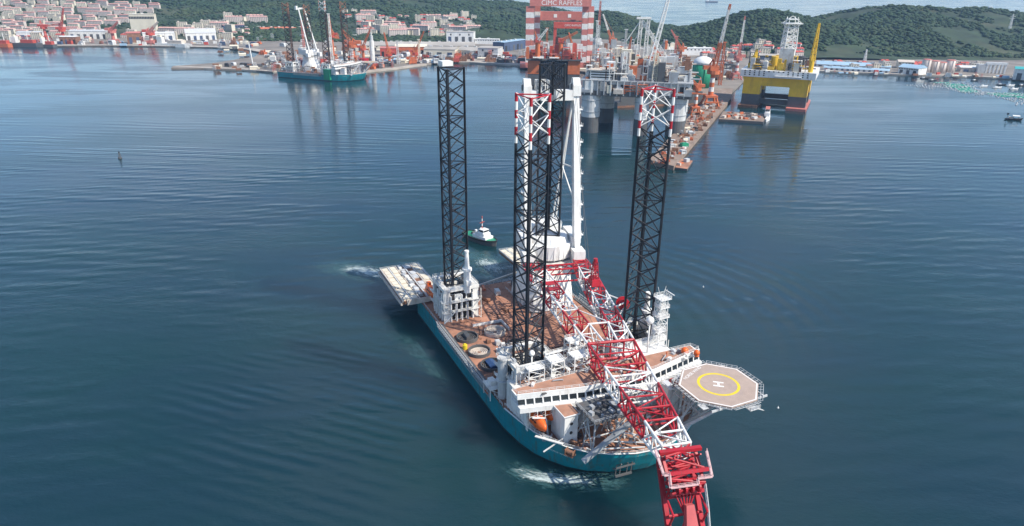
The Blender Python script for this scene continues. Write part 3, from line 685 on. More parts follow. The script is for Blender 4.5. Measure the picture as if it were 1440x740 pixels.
pl_ = MB(); rail(pl_, [cp(-3.4,-7,106.6),cp(1,-7,106.6),cp(1,-1.6,106.6),cp(-3.4,-1.6,106.6),cp(-3.4,-7,106.6)], 4.2, 1.4, .16); pl_.build('hoist_frame', 'white2', GA)
# boom
S_END = 134.0
def wo(s): return float(np.interp(s, [0,75,132,140], [14.4,8.6,4.3,4.3]))
def zc(s): return float(np.interp(s, [0,132,165], [31.0,27.2,26.2]))
def hh(s): return float(np.interp(s, [0,10,75,120,134], [1.5,2.9,3.4,3.2,2.6]))
KNEE = 137.0     # the boom head is bent down beyond this station
def bp_(s, lat, v):
    if s <= KNEE: return CC + BD*(15.0+s) + BN*lat + Vector((0,0, zc(s)+v))
    q = s-KNEE; ca, sa = math.cos(R(64)), math.sin(R(64))
    return CC + BD*(15.0+KNEE+q*ca+v*sa) + BN*lat + Vector((0,0, zc(KNEE)-q*sa+v*ca))
BANDS = [(0,10,'red'),(10,24,'white2'),(24,36,'red'),(36,50,'white2'),(50,62,'red'),(62,76,'white2'),(76,91,'red'),(91,103,'white2'),(103,121,'red'),(121,132,'white2'),(132,200,'red')]
def bandc(s):
    for a,b_,c in BANDS:
        if a <= s < b_: return c
    return 'red'
bm = MB()
for s_ in (-1,1): bm.tube(bp_(-1.5, s_*9.6, 0), bp_(-1.5, s_*14.8, 0), 1.1, 12)
BOOM = bm.build('crane_boom', 'red', V)
def seg(f_, s0, s1, r_, c=None, nm='brace'): bar(f_(s0), f_(s1), r_, c or bandc((s0+s1)/2), BOOM, nm)
st = [0,5.5,11,17,23,29.5,36,43,50,56,62,69,76]
for s_ in (-1,1):
    out = lambda s, v: bp_(s, s_*wo(s), v*hh(s)); inn = lambda s, v: bp_(s, s_*max(.9, wo(s)-6.0), v*hh(s))
    for i,(a,b_) in enumerate(zip(st[:-1], st[1:])):
        c = bandc((a+b_)/2)
        for f_ in (out, inn):
            for v in (-1,1): bar(f_(a,v), f_(b_,v), .42, c, BOOM, 'chord', 8)
            v = 1 if i % 2 else -1; bar(f_(a,-v), f_(b_,v), .27, c, BOOM); bar(f_(b_,-1), f_(b_,1), .25, c, BOOM)
        for v in (-1,1):
            if i % 2: bar(out(a,v), inn(b_,v), .22, c, BOOM)
            else: bar(inn(a,v), out(b_,v), .22, c, BOOM)
            bar(out(b_,v), inn(b_,v), .24, c, BOOM, 'cross_bar')
    pp = MB()
    for s0 in (25.5, 31): # maintenance platforms on the legs
        p = bp_(s0, s_*(wo(s0)-2.7), hh(s0)+.3); pp.cbox(p, (3.5,5.0,.2), math.atan2(BD.y,BD.x))
    pp.build('service_platform', 'red', BOOM)
# cross ties between the two boom legs
for s0, r_ in ((6,.4),(12,.4)):
    for v in (-1,1): bar(bp_(s0, -(wo(s0)-6.0), v*hh(s0)), bp_(s0, wo(s0)-6.0, v*hh(s0)), r_, 'red', BOOM, 'cross_bar')
for k in range(4): y0 = -8.4+4.2*k; bar(bp_(6, y0, hh(6)), bp_(12, y0+4.2, hh(12)), .25, 'red', BOOM); bar(bp_(6, y0, -hh(6)), bp_(6, y0+4.2, hh(6)), .25, 'red', BOOM)
bar(bp_(62,-4.2,3.3), bp_(62,4.2,3.3), .35, 'white2', BOOM, 'cross_bar'); bar(bp_(50,-5.1,3.3), bp_(62,4.2,3.3), .25, 'white2', BOOM)
# single truss from the portal to the head
st2 = [76,83.5,91,97,103,109,115,121,126.5,132]
for i,(a,b_) in enumerate(zip(st2[:-1], st2[1:])):
    c = bandc((a+b_)/2)
    P = lambda s, sg, v: bp_(s, sg*wo(s), v*hh(s))
    for sg in (-1,1):
        for v in (-1,1): bar(P(a,sg,v), P(b_,sg,v), .44, c, BOOM, 'chord', 8)
        bar(P(a,sg,-1), P(b_,sg,1), .3, c, BOOM); bar(P(a,sg,1), P(b_,sg,-1), .3, c, BOOM); bar(P(b_,sg,-1), P(b_,sg,1), .3, c, BOOM)
    for v in (-1,1):
        bar(P(b_,-1,v), P(b_,1,v), .34, c, BOOM, 'cross_bar'); z = 1 if i % 2 else -1
        bar(P(a,z,v), P(b_,-z,v), .23, c, BOOM)
for v in (-1,1): bar(bp_(76,-8.6,v*3.4), bp_(76,8.6,v*3.4), .55, 'red', BOOM, 'cross_bar', 8)
for y in (-5,0,5): bar(bp_(76,y,-3.4), bp_(76,y,3.4), .35, 'red', BOOM)
# winch house and sheave guide standing on the right boom leg
wh = MB(); p = bp_(30, 8.6, 5.0)
wh.loft([[p+BD*x+BN*y+Vector((0,0,-1.4)) for x,y in ((-3,-2),(3,-2),(3,2),(-3,2))],[p+BD*x+BN*y+Vector((0,0,1.2)) for x,y in ((-2.4,-1.6),(2.4,-1.6),(2.4,1.6),(-2.4,1.6))]])
lattice(wh, p+Vector((0,0,1.2)), p+Vector((0,0,8.5)), 2.4, 1.4, 4, .22, .14); wh.cyl(p.x,p.y,p.z+8.5,p.z+10,.9,10); wh.build('winch_tower', 'red', BOOM)
sv = MB(); c = bp_(46, 15.5, 2)
for e in (-1.3,1.3): sv.tube(c+BD*(e-.15), c+BD*(e+.15), 2.5, 14)
sv.tube(c-BD*1.3, c+BD*1.3, 1.5, 12); sv.build('cable_drum', 'red', BOOM)
for v in (-1,1): bar(bp_(40,11.8,v*3), bp_(46,16,2+v), .35, 'white2', BOOM); bar(bp_(50,11.2,v*3), bp_(47,16,2+v), .35, 'white2', BOOM)
# boom head
for y in (-5,-1.7,1.7,5):
    bar(bp_(132,y*.85,-2.5), bp_(137,y,2.6), .25, 'red', BOOM); bar(bp_(132,y*.85,2.5), bp_(137,-y*.6,2.4), .22, 'red', BOOM)
hd = MB()
def hb(s0,s1,y0,y1,v0,v1,m=0): hd.loft([[bp_(s,y,v) for y,v in ((y0,v0),(y1,v0),(y1,v1),(y0,v1))] for s in (s0,s1)], m)
hb(133,134,-5.2,5.2,-3.2,-2.2); hb(134,135.2,-6.2,6.2,2.2,3.2); hb(138,139,-6.2,6.2,2.0,3.0); hb(141,142,-5.6,5.6,-.4,.6)
for y in (-5.6,4.3): hb(132,158,y,y+1.3,-2.8,-1.2); hb(134,142,y,y+.8,1.4,2.4)
hb(156,158,-5.6,5.6,-3.0,-1.4); hb(144,145,-5,5,.2,1.2)
HD = hd.build('boom_head', 'red', BOOM)
for i in range(5):
    bar(bp_(134+i*2,(-1)**i*5,2.4), bp_(136+i*2,-(-1)**i*5,2.4), .34, 'red', BOOM); bar(bp_(134+i*2,(-1)**i*5,-2), bp_(136+i*2,-(-1)**i*5,-2), .34, 'red', BOOM)
    for sg in (-5,5): bar(bp_(134+i*4,sg,-2 if i%2 else 2), bp_(138+i*4,sg,2 if i%2 else -2), .32, 'red', BOOM)
for i in range(6):
    y = -4.2+8.4*i/5
    bar(bp_(134,y*.8,-2.4), bp_(142,y,1.4), .25, 'red', BOOM); bar(bp_(142,y,0), bp_(157,-y*.5,-2), .25, 'red', BOOM)
for s0 in (146,151): bar(bp_(s0,-5,-1.4), bp_(s0,5,-1.4), .4, 'red', BOOM, 'cross_bar')
m_ = MB(); m_.loft([[bp_(148,y,-.6+v) for y,v in ((-.6,0),(1.7,0),(1.7,1.8),(-.6,1.8))],[bp_(161,y,-2.2+v) for y,v in ((-1.3,0),(3.4,0),(3.4,2.6),(-1.3,2.6))],[bp_(168,y,-3+v) for y,v in ((-1.3,0),(3.4,0),(3.4,2.2),(-1.3,2.2))]]); m_.build('jib_plate', 'pink', BOOM)
sv = MB()
for y in (-3,-1,1,3): a = bp_(143,y,2); sv.tube(a-BN*.3, a+BN*.3, 1.5, 16)
sv.build('sheave', 'red', BOOM)
m_ = MB(); pts = [bp_(s,y,3.4) for s,y in ((134,-7.2),(138.5,-7.2),(138.5,-5.6),(142,-5.6),(142,2.4),(140.5,2.4),(140.5,6.6),(137,6.6))]
for a,b_ in zip(pts[:-1],pts[1:]): m_.beam(a,b_,.8,.2)
rail(m_, pts, 1.0, 2, .05); m_.build('walkway', 'pinkpale', BOOM)
m_ = MB(); pts = [bp_(s,y,.8) for s,y in ((143,5.6),(150,5.8),(157,5.6),(159,7.0))]
for a,b_ in zip(pts[:-1],pts[1:]): m_.beam(a,b_,.7,.2)
rail(m_, pts, 1.0, 1.2, .06); m_.build('walkway', 'lgrey', BOOM)
m_ = MB(); c = bp_(158,-6.4,-3.2); m_.loft([[c+BD*(r_*math.cos(t))+Vector((0,0,r_*math.sin(t)*1.2))+BN*y for t in [k*math.pi/5 for k in range(10)]] for y,r_ in ((-.8,1.8),(.8,1.8))]); m_.build('hook_block', 'ymark', BOOM)
# pendant lines from gantry heads to boom and tugger line to the right
for s in (-1,1): bar(cp(-1,s*11,108), bp_(12, s*11, 2.5), .09, 'dgrey', GA, 'pendant_line', 4)

# -------- boom rest on the foredeck (grey truss)
rest = MB(); rest.box(66,78,-20,-1,21.4,22.0); BRS = rest.build('boom_rest', 'dgrey', V)
rail(MB(), [(66,-20,22),(78,-20,22),(78,-1,22),(66,-1,22)], 1.2, 1.6, .07).build('guard_rail', 'grey', BRS)
for a in ((66,-20),(66,-1),(78,-20),(78,-1),(72,-20),(72,-1),(78,-10)):
    bar((a[0],a[1],DK), (a[0]*.6+72*.4,a[1]*.8-2.1,21.4), .32, 'grey', BRS, 'strut')
for a,b_ in (((66,-20,DK),(72,-18,21)),((78,-20,DK),(70,-18,21)),((66,-1,DK),(74,-3,21)),((78,-1,DK),(70,-3,21)),((78,-20,DK),(78,-8,21)),((78,-1,DK),(78,-12,21)),((70,-20,15),(70,-2,15)),((76,-20,15),(76,-2,15)),((66,-12,DK),(66,-3,21))):
    bar(a,b_,.24,'lgrey',BRS,'strut')
for a,b_,w in (((79,-24,DK+.4),(80,-4,22.5),1.5),((84,-2,DK+1),(80,-4,22.5),.9),((80.2,-2,14),(84,4,DK+1.5),.9)):
    MB().beam(a,b_,w,w*.9).build('inclined_beam','grey',BRS)
for z in (12.5,14.5,17): bar((79.3,-22+(z-9.4)*1.45,z),(83.5,-4+(z-12)*.3,11.5+(z-12)*.8),.25,'lgrey',BRS,'strut')
for i in range(34):
    x,y = 66.5+rnd.random()*11, -19+rnd.random()*17; MB().cbox((x,y,22.5),(.8+rnd.random()*1.5,.6+rnd.random(),.6+rnd.random()*.9),rnd.random()).build('sheave_box', rnd.choice(['grey','dgrey','lgrey']), BRS)
# -------- helideck
HZ = 26.0; HC = Vector((80.6, 26.4)); HR = 12.6/math.cos(math.pi/8)
oc = [(HC.x+HR*math.cos(math.pi/8+k*math.pi/4), HC.y+HR*math.sin(math.pi/8+k*math.pi/4)) for k in range(8)]
HE = MB().prism(oc, HZ-.5, HZ).build('helideck', 'heli', V)
def annulus(r0, r1, z, n=48, f_=lambda a: 1.0):
    a = [2*math.pi*k/n for k in range(n)]
    m_ = MB(); vs = [(HC.x+r_*math.cos(t), HC.y+r_*math.sin(t), z) for r_ in (r0, r1) for t in a]
    return m_.add(vs, [(k,(k+1)%n,n+(k+1)%n,n+k)[::-1] for k in range(n)])
annulus(6.1, 7.0, HZ+.006, 64).build('landing_circle', 'ymark', HE)
ed = MB()
for k in range(8):
    q = [(HC.x+(oc[i][0]-HC.x)*f_, HC.y+(oc[i][1]-HC.y)*f_, HZ+.006) for i,f_ in ((k,.975),((k+1)%8,.975),((k+1)%8,.945),(k,.945))]; ed.add(q, [(0,1,2,3)])
ed.build('edge_line', 'mark', HE)
ha = R(90)
hm = MB(); hx = Vector((math.cos(R(-38)), math.sin(R(-38)))); hy = Vector((-hx.y, hx.x))
def hq(a0,a1,b0,b1): hm.add([(*(HC+hx*a+hy*b_),HZ+.01) for a,b_ in ((a0,b0),(a1,b0),(a1,b1),(a0,b1))], [(0,1,2,3)])
hq(-1.5,-.85,-1.7,1.7); hq(.85,1.5,-1.7,1.7); hq(-.85,.85,-.33,.33); hm.build('landing_letter', 'mark', HE)
def text_mesh(txt, size, name, mt, parent, M4, ext=0.0):
    cu = bpy.data.curves.new('lettering', 'FONT'); cu.body = txt; cu.size = size; cu.extrude = ext; cu.align_x = 'CENTER'; cu.align_y = 'CENTER'
    t = bpy.data.objects.new('lettering', cu); COL.objects.link(t); dg = bpy.context.evaluated_depsgraph_get()
    me = bpy.data.meshes.new_from_object(t.evaluated_get(dg)); bpy.data.objects.remove(t); me.materials.clear(); me.materials.append(M[mt])
    o = obj(name, me, parent); o.matrix_basis = M4; return o
# ship name reads along the inboard edge
text_mesh('NORSE WIND', 1.75, 'name_lettering', 'mark', HE, Matrix.Translation((HC.x-9.3, HC.y-3.4, HZ+.012)) @ Matrix.Rotation(R(-68+180), 4, 'Z'))
for k in range(8):     # safety net frames round the edge
    a, b_ = Vector((*oc[k], HZ-.25)), Vector((*oc[(k+1)%8], HZ-.25)); o_ = ((a+b_)/2-Vector((HC.x,HC.y,HZ-.25))).normalized()
    m_ = MB(); n_ = 6
    for i in range(n_+1):
        p = a.lerp(b_, i/n_); m_.beam(p, p+o_*1.6+Vector((0,0,.35)), .12, .12)
    m_.beam(a+o_*1.6+Vector((0,0,.35)), b_+o_*1.6+Vector((0,0,.35)), .12, .12); m_.beam(a+o_*.8+Vector((0,0,.18)), b_+o_*.8+Vector((0,0,.18)), .1, .1)
    m_.build('safety_net_frame', 'lgrey', HE)
m_ = MB()
for x,y in ((88,14),(72,12)): m_.cbox((x,y,HZ-.9),(3,2.2,.2)); 
m_.build('access_platform','lgrey',HE)
m_ = MB(); m_.cbox((94.6,28.5,HZ-1.2),(2.6,4.2,.2)); rail(m_, [(93.4,26.5,HZ-1.1),(95.8,26.5,HZ-1.1),(95.8,30.5,HZ-1.1),(93.4,30.5,HZ-1.1)],1.1,1.2,.07); m_.beam((95,29,HZ-1.2),(94,34,HZ-4),.8,.15); m_.build('access_stair','lgrey',HE)
for x,y in ((74,22),(74,31),(80,22),(80,31),(87,22),(87,31)): bar((x,y,HZ-.5),(x,y,HZ-2.6),.25,'lgrey',HE,'strut')
for y in (18,22,31,36): MB().beam((69.5,y,HZ-.9),(91.5,y,HZ-.9),.5,.8).build('deck_beam','lgrey',HE)
for x in (70.5,75,80.6,86,91): MB().beam((x,15,HZ-1.3),(x,38,HZ-1.3),.4,.7).build('deck_beam','lgrey',HE)
for a,b_,r_ in (((90,20,HZ-1.6),(79.5,7,DK+.5),.55),((84,34,HZ-1.6),(73,23,DK+.5),.5),((90,20,HZ-1.6),(76,16,DK+.5),.35),((80,20,HZ-1.6),(79,9,DK+.5),.35),((75,18,HZ-1.6),(77,16,DK+.5),.35),
        ((70,16,HZ-1.6),(70,16,DK),.4),((84,34,HZ-1.6),(70,24,DK+.5),.35),((74,34,HZ-1.6),(69,26,DK+.5),.35),((70,24,HZ-1.6),(70,24,DK),.35),((86,27,HZ-1.6),(77,15.5,DK+.5),.4),((84,17,19),(76,16,DK),.25),((82,24,19.5),(76,16,DK),.25)):
    bar(a,b_,r_,'lgrey',HE,'strut')
for (a,b_) in (((70,16,14),(78,12,14)),((70,16,20),(85,16,20)),((70,24,20),(82,30,20)),((78,12,14),(76,20,14))): bar(a,b_,.25,'lgrey',HE,'strut')
# -------- radar mast, white deck crane columns
RM = MB(); lattice(RM, (47,26.5,23.4), (46,27,43), 4.4, 3.0, 6, .16, .1, 0, 4, 4); RMO = RM.build('radar_mast', 'white2', V)
for z,w in ((30,4.2),(35.5,4.6),(39.5,4.2),(43,4.8)):
    m_ = MB(); m_.cbox((46.3,27,z),(w,w,.25)); q = w/2-.1; rail(m_, [(46.3-q,27-q,z),(46.3+q,27-q,z),(46.3+q,27+q,z),(46.3-q,27+q,z),(46.3-q,27-q,z)],1.2,1.3,.06); m_.build('mast_platform','white2',RMO)
for i in range(8): bar((44+rnd.random()*5,25+rnd.random()*4.5,43),(44+rnd.random()*5,25+rnd.random()*4.5,45.5+rnd.random()*2),.07,'white2',RMO,'antenna',4)
MB().beam((43.8,30,44.5),(49,30,44.5),.3,.3).build('radar_scanner','white2',RMO)
for (x,y,z0,z1,nm) in ((-29.8,-20.6,24,41,'white crane column on the aft jack house'),(31,32,22,37,'white crane column beside forward right leg')):
    m_ = MB(); m_.cyl(x,y,DK if z0<23 else z0-2,z0+(z1-z0)*.55,1.6,12); m_.cyl(x,y,z0+(z1-z0)*.55,z1,1.15,12,0,.8); m_.cyl(x,y,z0+(z1-z0)*.5,z0+(z1-z0)*.56,2.2,12); m_.cbox((x+1.4,y,z0+3),(1.6,2.2,2.4)); m_.cyl(x,y,z1,z1+.8,1.0,12)
    o = m_.build('crane_column','white2',V); o['label'] = nm
# liferaft capsules (orange balls) on the right bridge wing and liferaft racks
for (x,y,r_) in ((57.5,30.5,1.35),(60.2,33.8,1.15)):
    m_ = MB(); m_.ball((0,0,0), r_, 12, 8); m_.box(-.8,.8,-.8,.8,-r_-.25,-r_*.75)
    t = m_.build('rescue_buoy', 'orange', None, True); t.location = sp(x,y,24.2+r_+.2); tag(t, 'round orange rescue float at the %s of the right bridge wing' % ('middle' if r_ > 1.2 else 'tip'), 'float', 'orange floats on the bridge wing')
m_ = MB(); m_.box(-1.3,1.3,-.9,.9,0,1.5); m_.box(-1.1,1.1,-.7,.7,1.5,1.9); t = m_.build('fire_monitor_box','yred'); t.location = sp(68.5,17.5,21.2); t.rotation_euler=(0,0,HEAD); tag(t,'small red cabinet on the walkway at the inner edge of the helideck','cabinet')
m_ = MB().box(66,71,14.5,21,20.9,21.15); rail(m_, [(66,14.5,21.1),(66,21,21.1),(71,21,21.1)],1.1,1.5,.06); m_.box(66,70,14.5,21,DK,20.9); m_.build('helideck_access_house','white2',V)

# -------- things lying on the main deck
def place(o, x, y, z=DK+.1, rz=0): o.location = sp(x,y,z); o.rotation_euler = (0,0,HEAD+rz); return o
for x, y, kind, lb in ((-11.8,-27.9,'dark','round cable basket with dark coiled hose, nearest the aft jack house'),(1.5,-27.8,'pale','round cable basket with pale coil, middle of the left row'),
                       (13.4,-27.2,'blue','round cable basket holding blue tarpaulin, nearest the forward leg'),(-11.7,-15.1,'cream','round pale reel lying on deck beside the white barrier'),(2.5,-11.5,'dark2','round dark reel lying on deck near the forward leg')):
    t = thing('cable_basket', lb, 'basket', sp(x,y,DK+.02), HEAD, 'round baskets on the main deck')
    n_ = 28; a = [2*math.pi*k/n_ for k in range(n_)]; r_ = 4.6 if kind != 'dark2' else 4.0
    m_ = MB(); m_.loft([[(q*math.cos(t_),q*math.sin(t_),z) for t_ in a] for q,z in ((r_,0),(r_,1.5),(r_-.35,1.5),(r_-.35,.25))], 0, True, True); m_.build('rim', 'dgrey' if kind != 'cream' else 'beige', t); MB().cyl(0,0,.26,.3,r_-.36,28).build('floor', 'dark' if kind in ('dark','blue','dark2') else 'beige', t)
    m_ = MB()
    for j in range(4 if kind != 'blue' else 2):
        rr_ = r_-.9-.75*j; m_.loft([[(q*math.cos(t_),q*math.sin(t_),z) for t_ in a] for q,z in ((rr_,.25),(rr_,.6),(rr_-.32,.6),(rr_-.32,.25))], 0, False, False)
    m_.build('coil', {'dark':'dgrey','pale':'beige','blue':'dgrey','cream':'beige','dark2':'rustm'}[kind], t)
    if kind == 'blue':
        m_ = MB(); m_.loft([[(x_,-1.5,.4),(x_,-1.7,1.4),(x_,0,2.1+.25*math.sin(x_*2)),(x_,1.7,1.4),(x_,1.5,.4)] for x_ in (-3.2,-2,-.8,.4,1.6,2.8)]); m_.build('tarpaulin','blue',t)
    if kind == 'dark':
        m_ = MB(); m_.loft([[(x_,-1.2,.4),(x_,-1.0,2.0),(x_,.4,2.6),(x_,1.4,.4)] for x_ in (-2.5,-1,1,2.2)]); m_.build('tarpaulin','dgrey',t)
    for k in range(4): m_ = MB().box(-r_+.4,r_-.4,-.12,.12,.26,.38).build('spoke','rustm',t); m_.rotation_euler=(0,0,k*math.pi/4)
bar_ = MB(); bar_.beam((-20.7,-21.8,DK+.7),(-20,-8.4,DK+.7),.3,1.3); bar_.beam((-20,-8.4,DK+.7),(-11.2,-8.5,DK+.7),.3,1.3)
for i in range(8): bar_.beam((-20.6+.05*i,-21+1.7*i,DK),(-19.6+.05*i,-21+1.7*i,DK+1.2),.2,.2)
t = bar_.build('barrier', 'white2'); t.matrix_world = ROTV; tag(t,'low white L-shaped barrier on the brown main deck','barrier')
yb = MB(); yb.cyl(0,0,0,1.9,1.0,12); yb.cyl(0,0,1.9,2.3,.6,12); tag(place(yb.build('chemical_drum','ymark'),-3.9,-32),'yellow drum standing at the left deck edge','drum')
k = 0
crates = [(-48,2,4,2.2,2.0,'lgrey'),(-44,-6,5,2,1.6,'rustm'),(-52,-8,3,3,1.4,'white'),(-30,-2,4,1.6,.8,'rustm'),(-2,-18,2.4,2,1.6,'lgrey'),(4,-20,2,2,1.2,'white'),(8,-17,3,1.6,1.0,'dgrey'),(-5,-21,1.8,1.6,1.4,'rustm'),(0,-16.5,1.6,1.6,1.1,'white'),
          (12,-14,2.6,2,1.3,'grey'),(17,-18,2.4,2.4,1.5,'lgrey'),(20,-12,3.2,2.2,1.8,'white'),(22,-29,3,2.6,2.0,'rustm'),(25,0,4,3,2.4,'lgrey'),(29,8,4,3.4,2.2,'white'),(15,5,4.2,2.4,1.6,'rustm'),(8,10,3,2.2,1.4,'dgrey'),(27,-8,3.6,2.2,2.0,'grey'),(-54,14,3,2.6,2,'dgrey'),(-56,-2,5,1.2,1,'orange2')]
names = {'lgrey':'light grey','rustm':'rusty brown','white':'white','dgrey':'dark grey','grey':'grey','orange2':'orange'}
for x,y,a,b_,c,mt in crates:
    m_ = MB(); m_.box(-a/2,a/2,-b_/2,b_/2,.15,c)
    for s in (-1,1): m_.box(-a/2,a/2,s*b_/2-.12,s*b_/2+.12,0,.15); m_.box(s*a/2-.1,s*a/2+.1,-b_/2-.06,b_/2+.06,.1,c+.08)
    m_.box(-a/2+.2,a/2-.2,-b_/2+.2,b_/2-.2,c,c+.12)
    where = 'by the stern edge' if x < -40 else 'among the round baskets' if x < 10 and y < -15 else 'before the accommodation block' if x > 14 else 'amid the main deck'
    tag(place(m_.build('deck_crate',mt),x,y,DK+.1,rnd.uniform(-.3,.3)), f'{names[mt]} steel crate, {a:.1f} by {b_:.1f} metres, {where}','crate','crates on the main deck')
for i,(x,y) in enumerate(((73,12),(76,4),(64,-29),(70,-22.5),(66,5),(74,-26))):
    m_ = MB(); m_.tube((-1.2,0,1.1),(1.2,0,1.1),.75,12); m_.box(-1.5,-1.2,-1,1,0,2); m_.box(1.2,1.5,-1,1,0,2); m_.box(-1.6,1.6,-1.1,1.1,0,.2); m_.tube((-1.9,0,1.1),(-1.5,0,1.1),.5,8)
    tag(place(m_.build('mooring_winch','rustm' if i%2 else 'grey'),x,y,DK+.1,rnd.random()*1.5), '%s mooring winch on the foredeck %s' % ('rusty brown' if i%2 else 'grey', ['under the helideck','at the stem below the boom','beside the nearer lifeboat','by the white foredeck house','behind the grey boom rest','just inside the left bow bulwark'][i]),'winch','%s winches on the foredeck' % ('brown' if i%2 else 'grey'))
ar = MB(); 
for y in (-13,-11.5,-9,-7.5): ar.beam((82.2-abs(y)*.12+.6,y,1.5),(82.4-abs(y)*.12+.9,y,6.5),.3,.3)
ar.beam((82.2,-14.5,5.6),(82.6,-6.5,5.6),.5,.4); ar.beam((82,-13.4,2.2),(82.4,-7.4,2.2),.6,.6); ar.beam((81,-12,5.6),(83,-12,7.4),.3,.3); ar.build('anchor_rack','dgrey',V)

# small fittings crowding the foredeck, bridge roof and upper deck
q0 = random.Random(12)
for i in range(110):
    k = i % 4
    if k == 0: x,y,z = q0.uniform(62,80), q0.uniform(-20,20), DK+.05
    elif k == 1: x,y,z = q0.uniform(38.5,51), q0.uniform(-28,8), 20.1
    elif k == 2: x,y,z = q0.uniform(28,39), q0.uniform(-16,16), DK+.05
    else: x,y,z = q0.uniform(53,60), q0.uniform(-30,34), 24.16
    if z < 10 and math.hypot(max(0,x-50)/34, y/34) > .93: continue
    m_ = MB(); a,b_,c = q0.uniform(.5,2.2), q0.uniform(.5,1.8), q0.uniform(.5,2.2)*(1 if k != 3 else .5)
    if i % 5 < 3: m_.cbox((x,y,z+c/2),(a,b_,c),q0.random()); m_.cbox((x,y,z+c+.1),(a*.7,b_*.7,.2),q0.random()*.1)
    elif i % 5 == 3: m_.cyl(x,y,z,z+c*1.3,a*.35,10); m_.cyl(x,y,z+c*1.3,z+c*1.3+.3,a*.5,10)
    else: e = Vector((q0.uniform(-4,4),q0.uniform(-4,4),0)); m_.tube((x,y,z+.5),(x+e.x,y+e.y,z+.5),.22,6); m_.beam((x,y,z),(x,y,z+.5),.2,.2); m_.beam((x+e.x,y+e.y,z),(x+e.x,y+e.y,z+.5),.2,.2)
    m_.build('deck_fitting', q0.choice(['white','lgrey','grey','white2','rustm','dgrey','white','orange2' if i%9==0 else 'lgrey']), V)
# open guard rails round the bow and the jack-house bases
bw_ = [p for p in hull_ring(DK+1.6,0,.2) if p[0] > 38]; m_ = MB(); rail(m_, bw_, 1.0, 2.0, .05); m_.build('bow_rail','white2',hull)

q0 = random.Random(31)
for i in range(22):
    x,y = q0.uniform(66,79), q0.uniform(-21,0); bar((x,y,DK), (x+q0.uniform(-5,5), y+q0.uniform(-6,6), q0.uniform(15,21.4)), q0.uniform(.14,.24), q0.choice(['grey','lgrey','lgrey','white2']), BRS, 'strut')
for i in range(18):
    x,y = q0.uniform(67,78), q0.uniform(13,26); bar((x,y,DK+q0.uniform(0,5)), (x+q0.uniform(0,9), y+q0.uniform(-3,9), HZ-1.6), q0.uniform(.16,.26), q0.choice(['grey','lgrey']), HE, 'strut')
nx_, ny_ = Vector((72.6,-25.6,0)), Vector((66.6,-29.3,0)); dd_ = (nx_-ny_).normalized(); nn_ = Vector((dd_.y,-dd_.x,0)); cpt = (nx_+ny_)/2+nn_*.55+Vector((0,0,7.6))
fl_ = Vector((0,0,1))*.93+nn_*.36; fl_.normalize(); m4 = Matrix((dd_, fl_, dd_.cross(fl_))).transposed().to_4x4(); m4.translation = cpt
text_mesh('NORSE WIND', 1.15, 'hull_lettering', 'mark', hull, m4)
for y_ in (-9.5,-8.0): bar(bp_(131,y_*.3,3.2), bp_(70,y_*.6,4.2), .06, 'dgrey', BOOM, 'hoist_rope', 4)
for y_ in (-1.2,-.4,.4,1.2): bar(bp_(143,y_*2,2.2), bp_(16,y_*3,4.6), .06, 'dgrey', BOOM, 'hoist_rope', 4)
for y_ in (-3,3): bar(bp_(20,y_*3.4,hh(20)+.2), cp(-1,y_*3.2,106), .08, 'dgrey', GA, 'pendant_line', 4)

# hoses and tool chests lying about the main deck
for i in range(14):
    x0,y0 = q0.uniform(-50,24), q0.uniform(-22,2); m_ = MB(); pts = [Vector((0,0,.12))]; a = q0.uniform(0,6.28)
    for k in range(9): a += q0.uniform(-.9,.9); pts.append(pts[-1]+Vector((math.cos(a),math.sin(a),0))*1.3)
    for p_,r_ in zip(pts[:-1],pts[1:]): m_.tube(p_,r_,.11,5)
    tag(place(m_.build('deck_hose','dark'),x0,y0),'dark hose lying in loose curves on the brown main deck','hose','loose hoses on the main deck')
for i in range(26):
    y_ = -34+i*2.6; xf = float(np.interp(abs(y_),[0,14,37.2],[64.2,63.6,58.6])); m_ = MB(); m_.beam((xf+1.3,y_,16.5),(xf+1.3,y_,19.0),.16,.16); m_.beam((xf+1.3,y_,17.2),(xf+1.3,y_+2.6,17.2),.1,.1); m_.beam((xf+1.25,y_,19.0),(xf-1,y_,16.4),.14,.14); m_.build('wing_bracket','white2',V)
# ================================================================== BACKGROUND
def to_px(P):
    d = Vector(P)-Vector((0,0,CAM_H)); w = d.dot(FW); return (720+FPX*d.dot(RT)/w, 370-FPX*d.dot(UP)/w)
def hz(P, py):
    "height above the ground point P that reaches photo row py"
    a, b_ = -50.0, 400.0
    for _ in range(40):
        c = (a+b_)/2
        if to_px((P.x, P.y, c))[1] > py: a = c
        else: b_ = c
    return a
def ang(a, b_): return math.atan2(b_.y-a.y, b_.x-a.x)

# -------- sister vessel at the quay
O2 = Vector((-322, 1172, 0)); H2 = R(-23.8)
V2 = thing('installation_vessel', 'distant teal jack up vessel with dark lattice legs moored at the shipyard quay', 'ship', O2, H2)
M['legb'] = mat('brown_leg_paint', (0.035, 0.03, 0.03), 0.6, var=0.3, dirt=(0.3, 0.15, 0.09), dscale=0.2, damt=0.6)
for ch_ in list(V.children):
    nm = ch_.name.split('.')[0]
    if nm in ('hull','main_deck','jack_house','accommodation_block','bridge','crane_pedestal','crane_house','boom_rest','helideck','helideck_access_house','radar_mast','foredeck_house','pipe_frame_tower','crane_column'):
        c = copy_tree(ch_, V2)
        if 'label' in c.keys(): del c['label']
for k, tp in (('A',116),('B',120),('C',118),('D',112)):
    build_leg(V2, k, tp, ('legb','orange2','lgrey') if k == 'B' else ('legb','legb','rustm'), striped=True, one_mesh=True, bay=7.5)
g = MB()
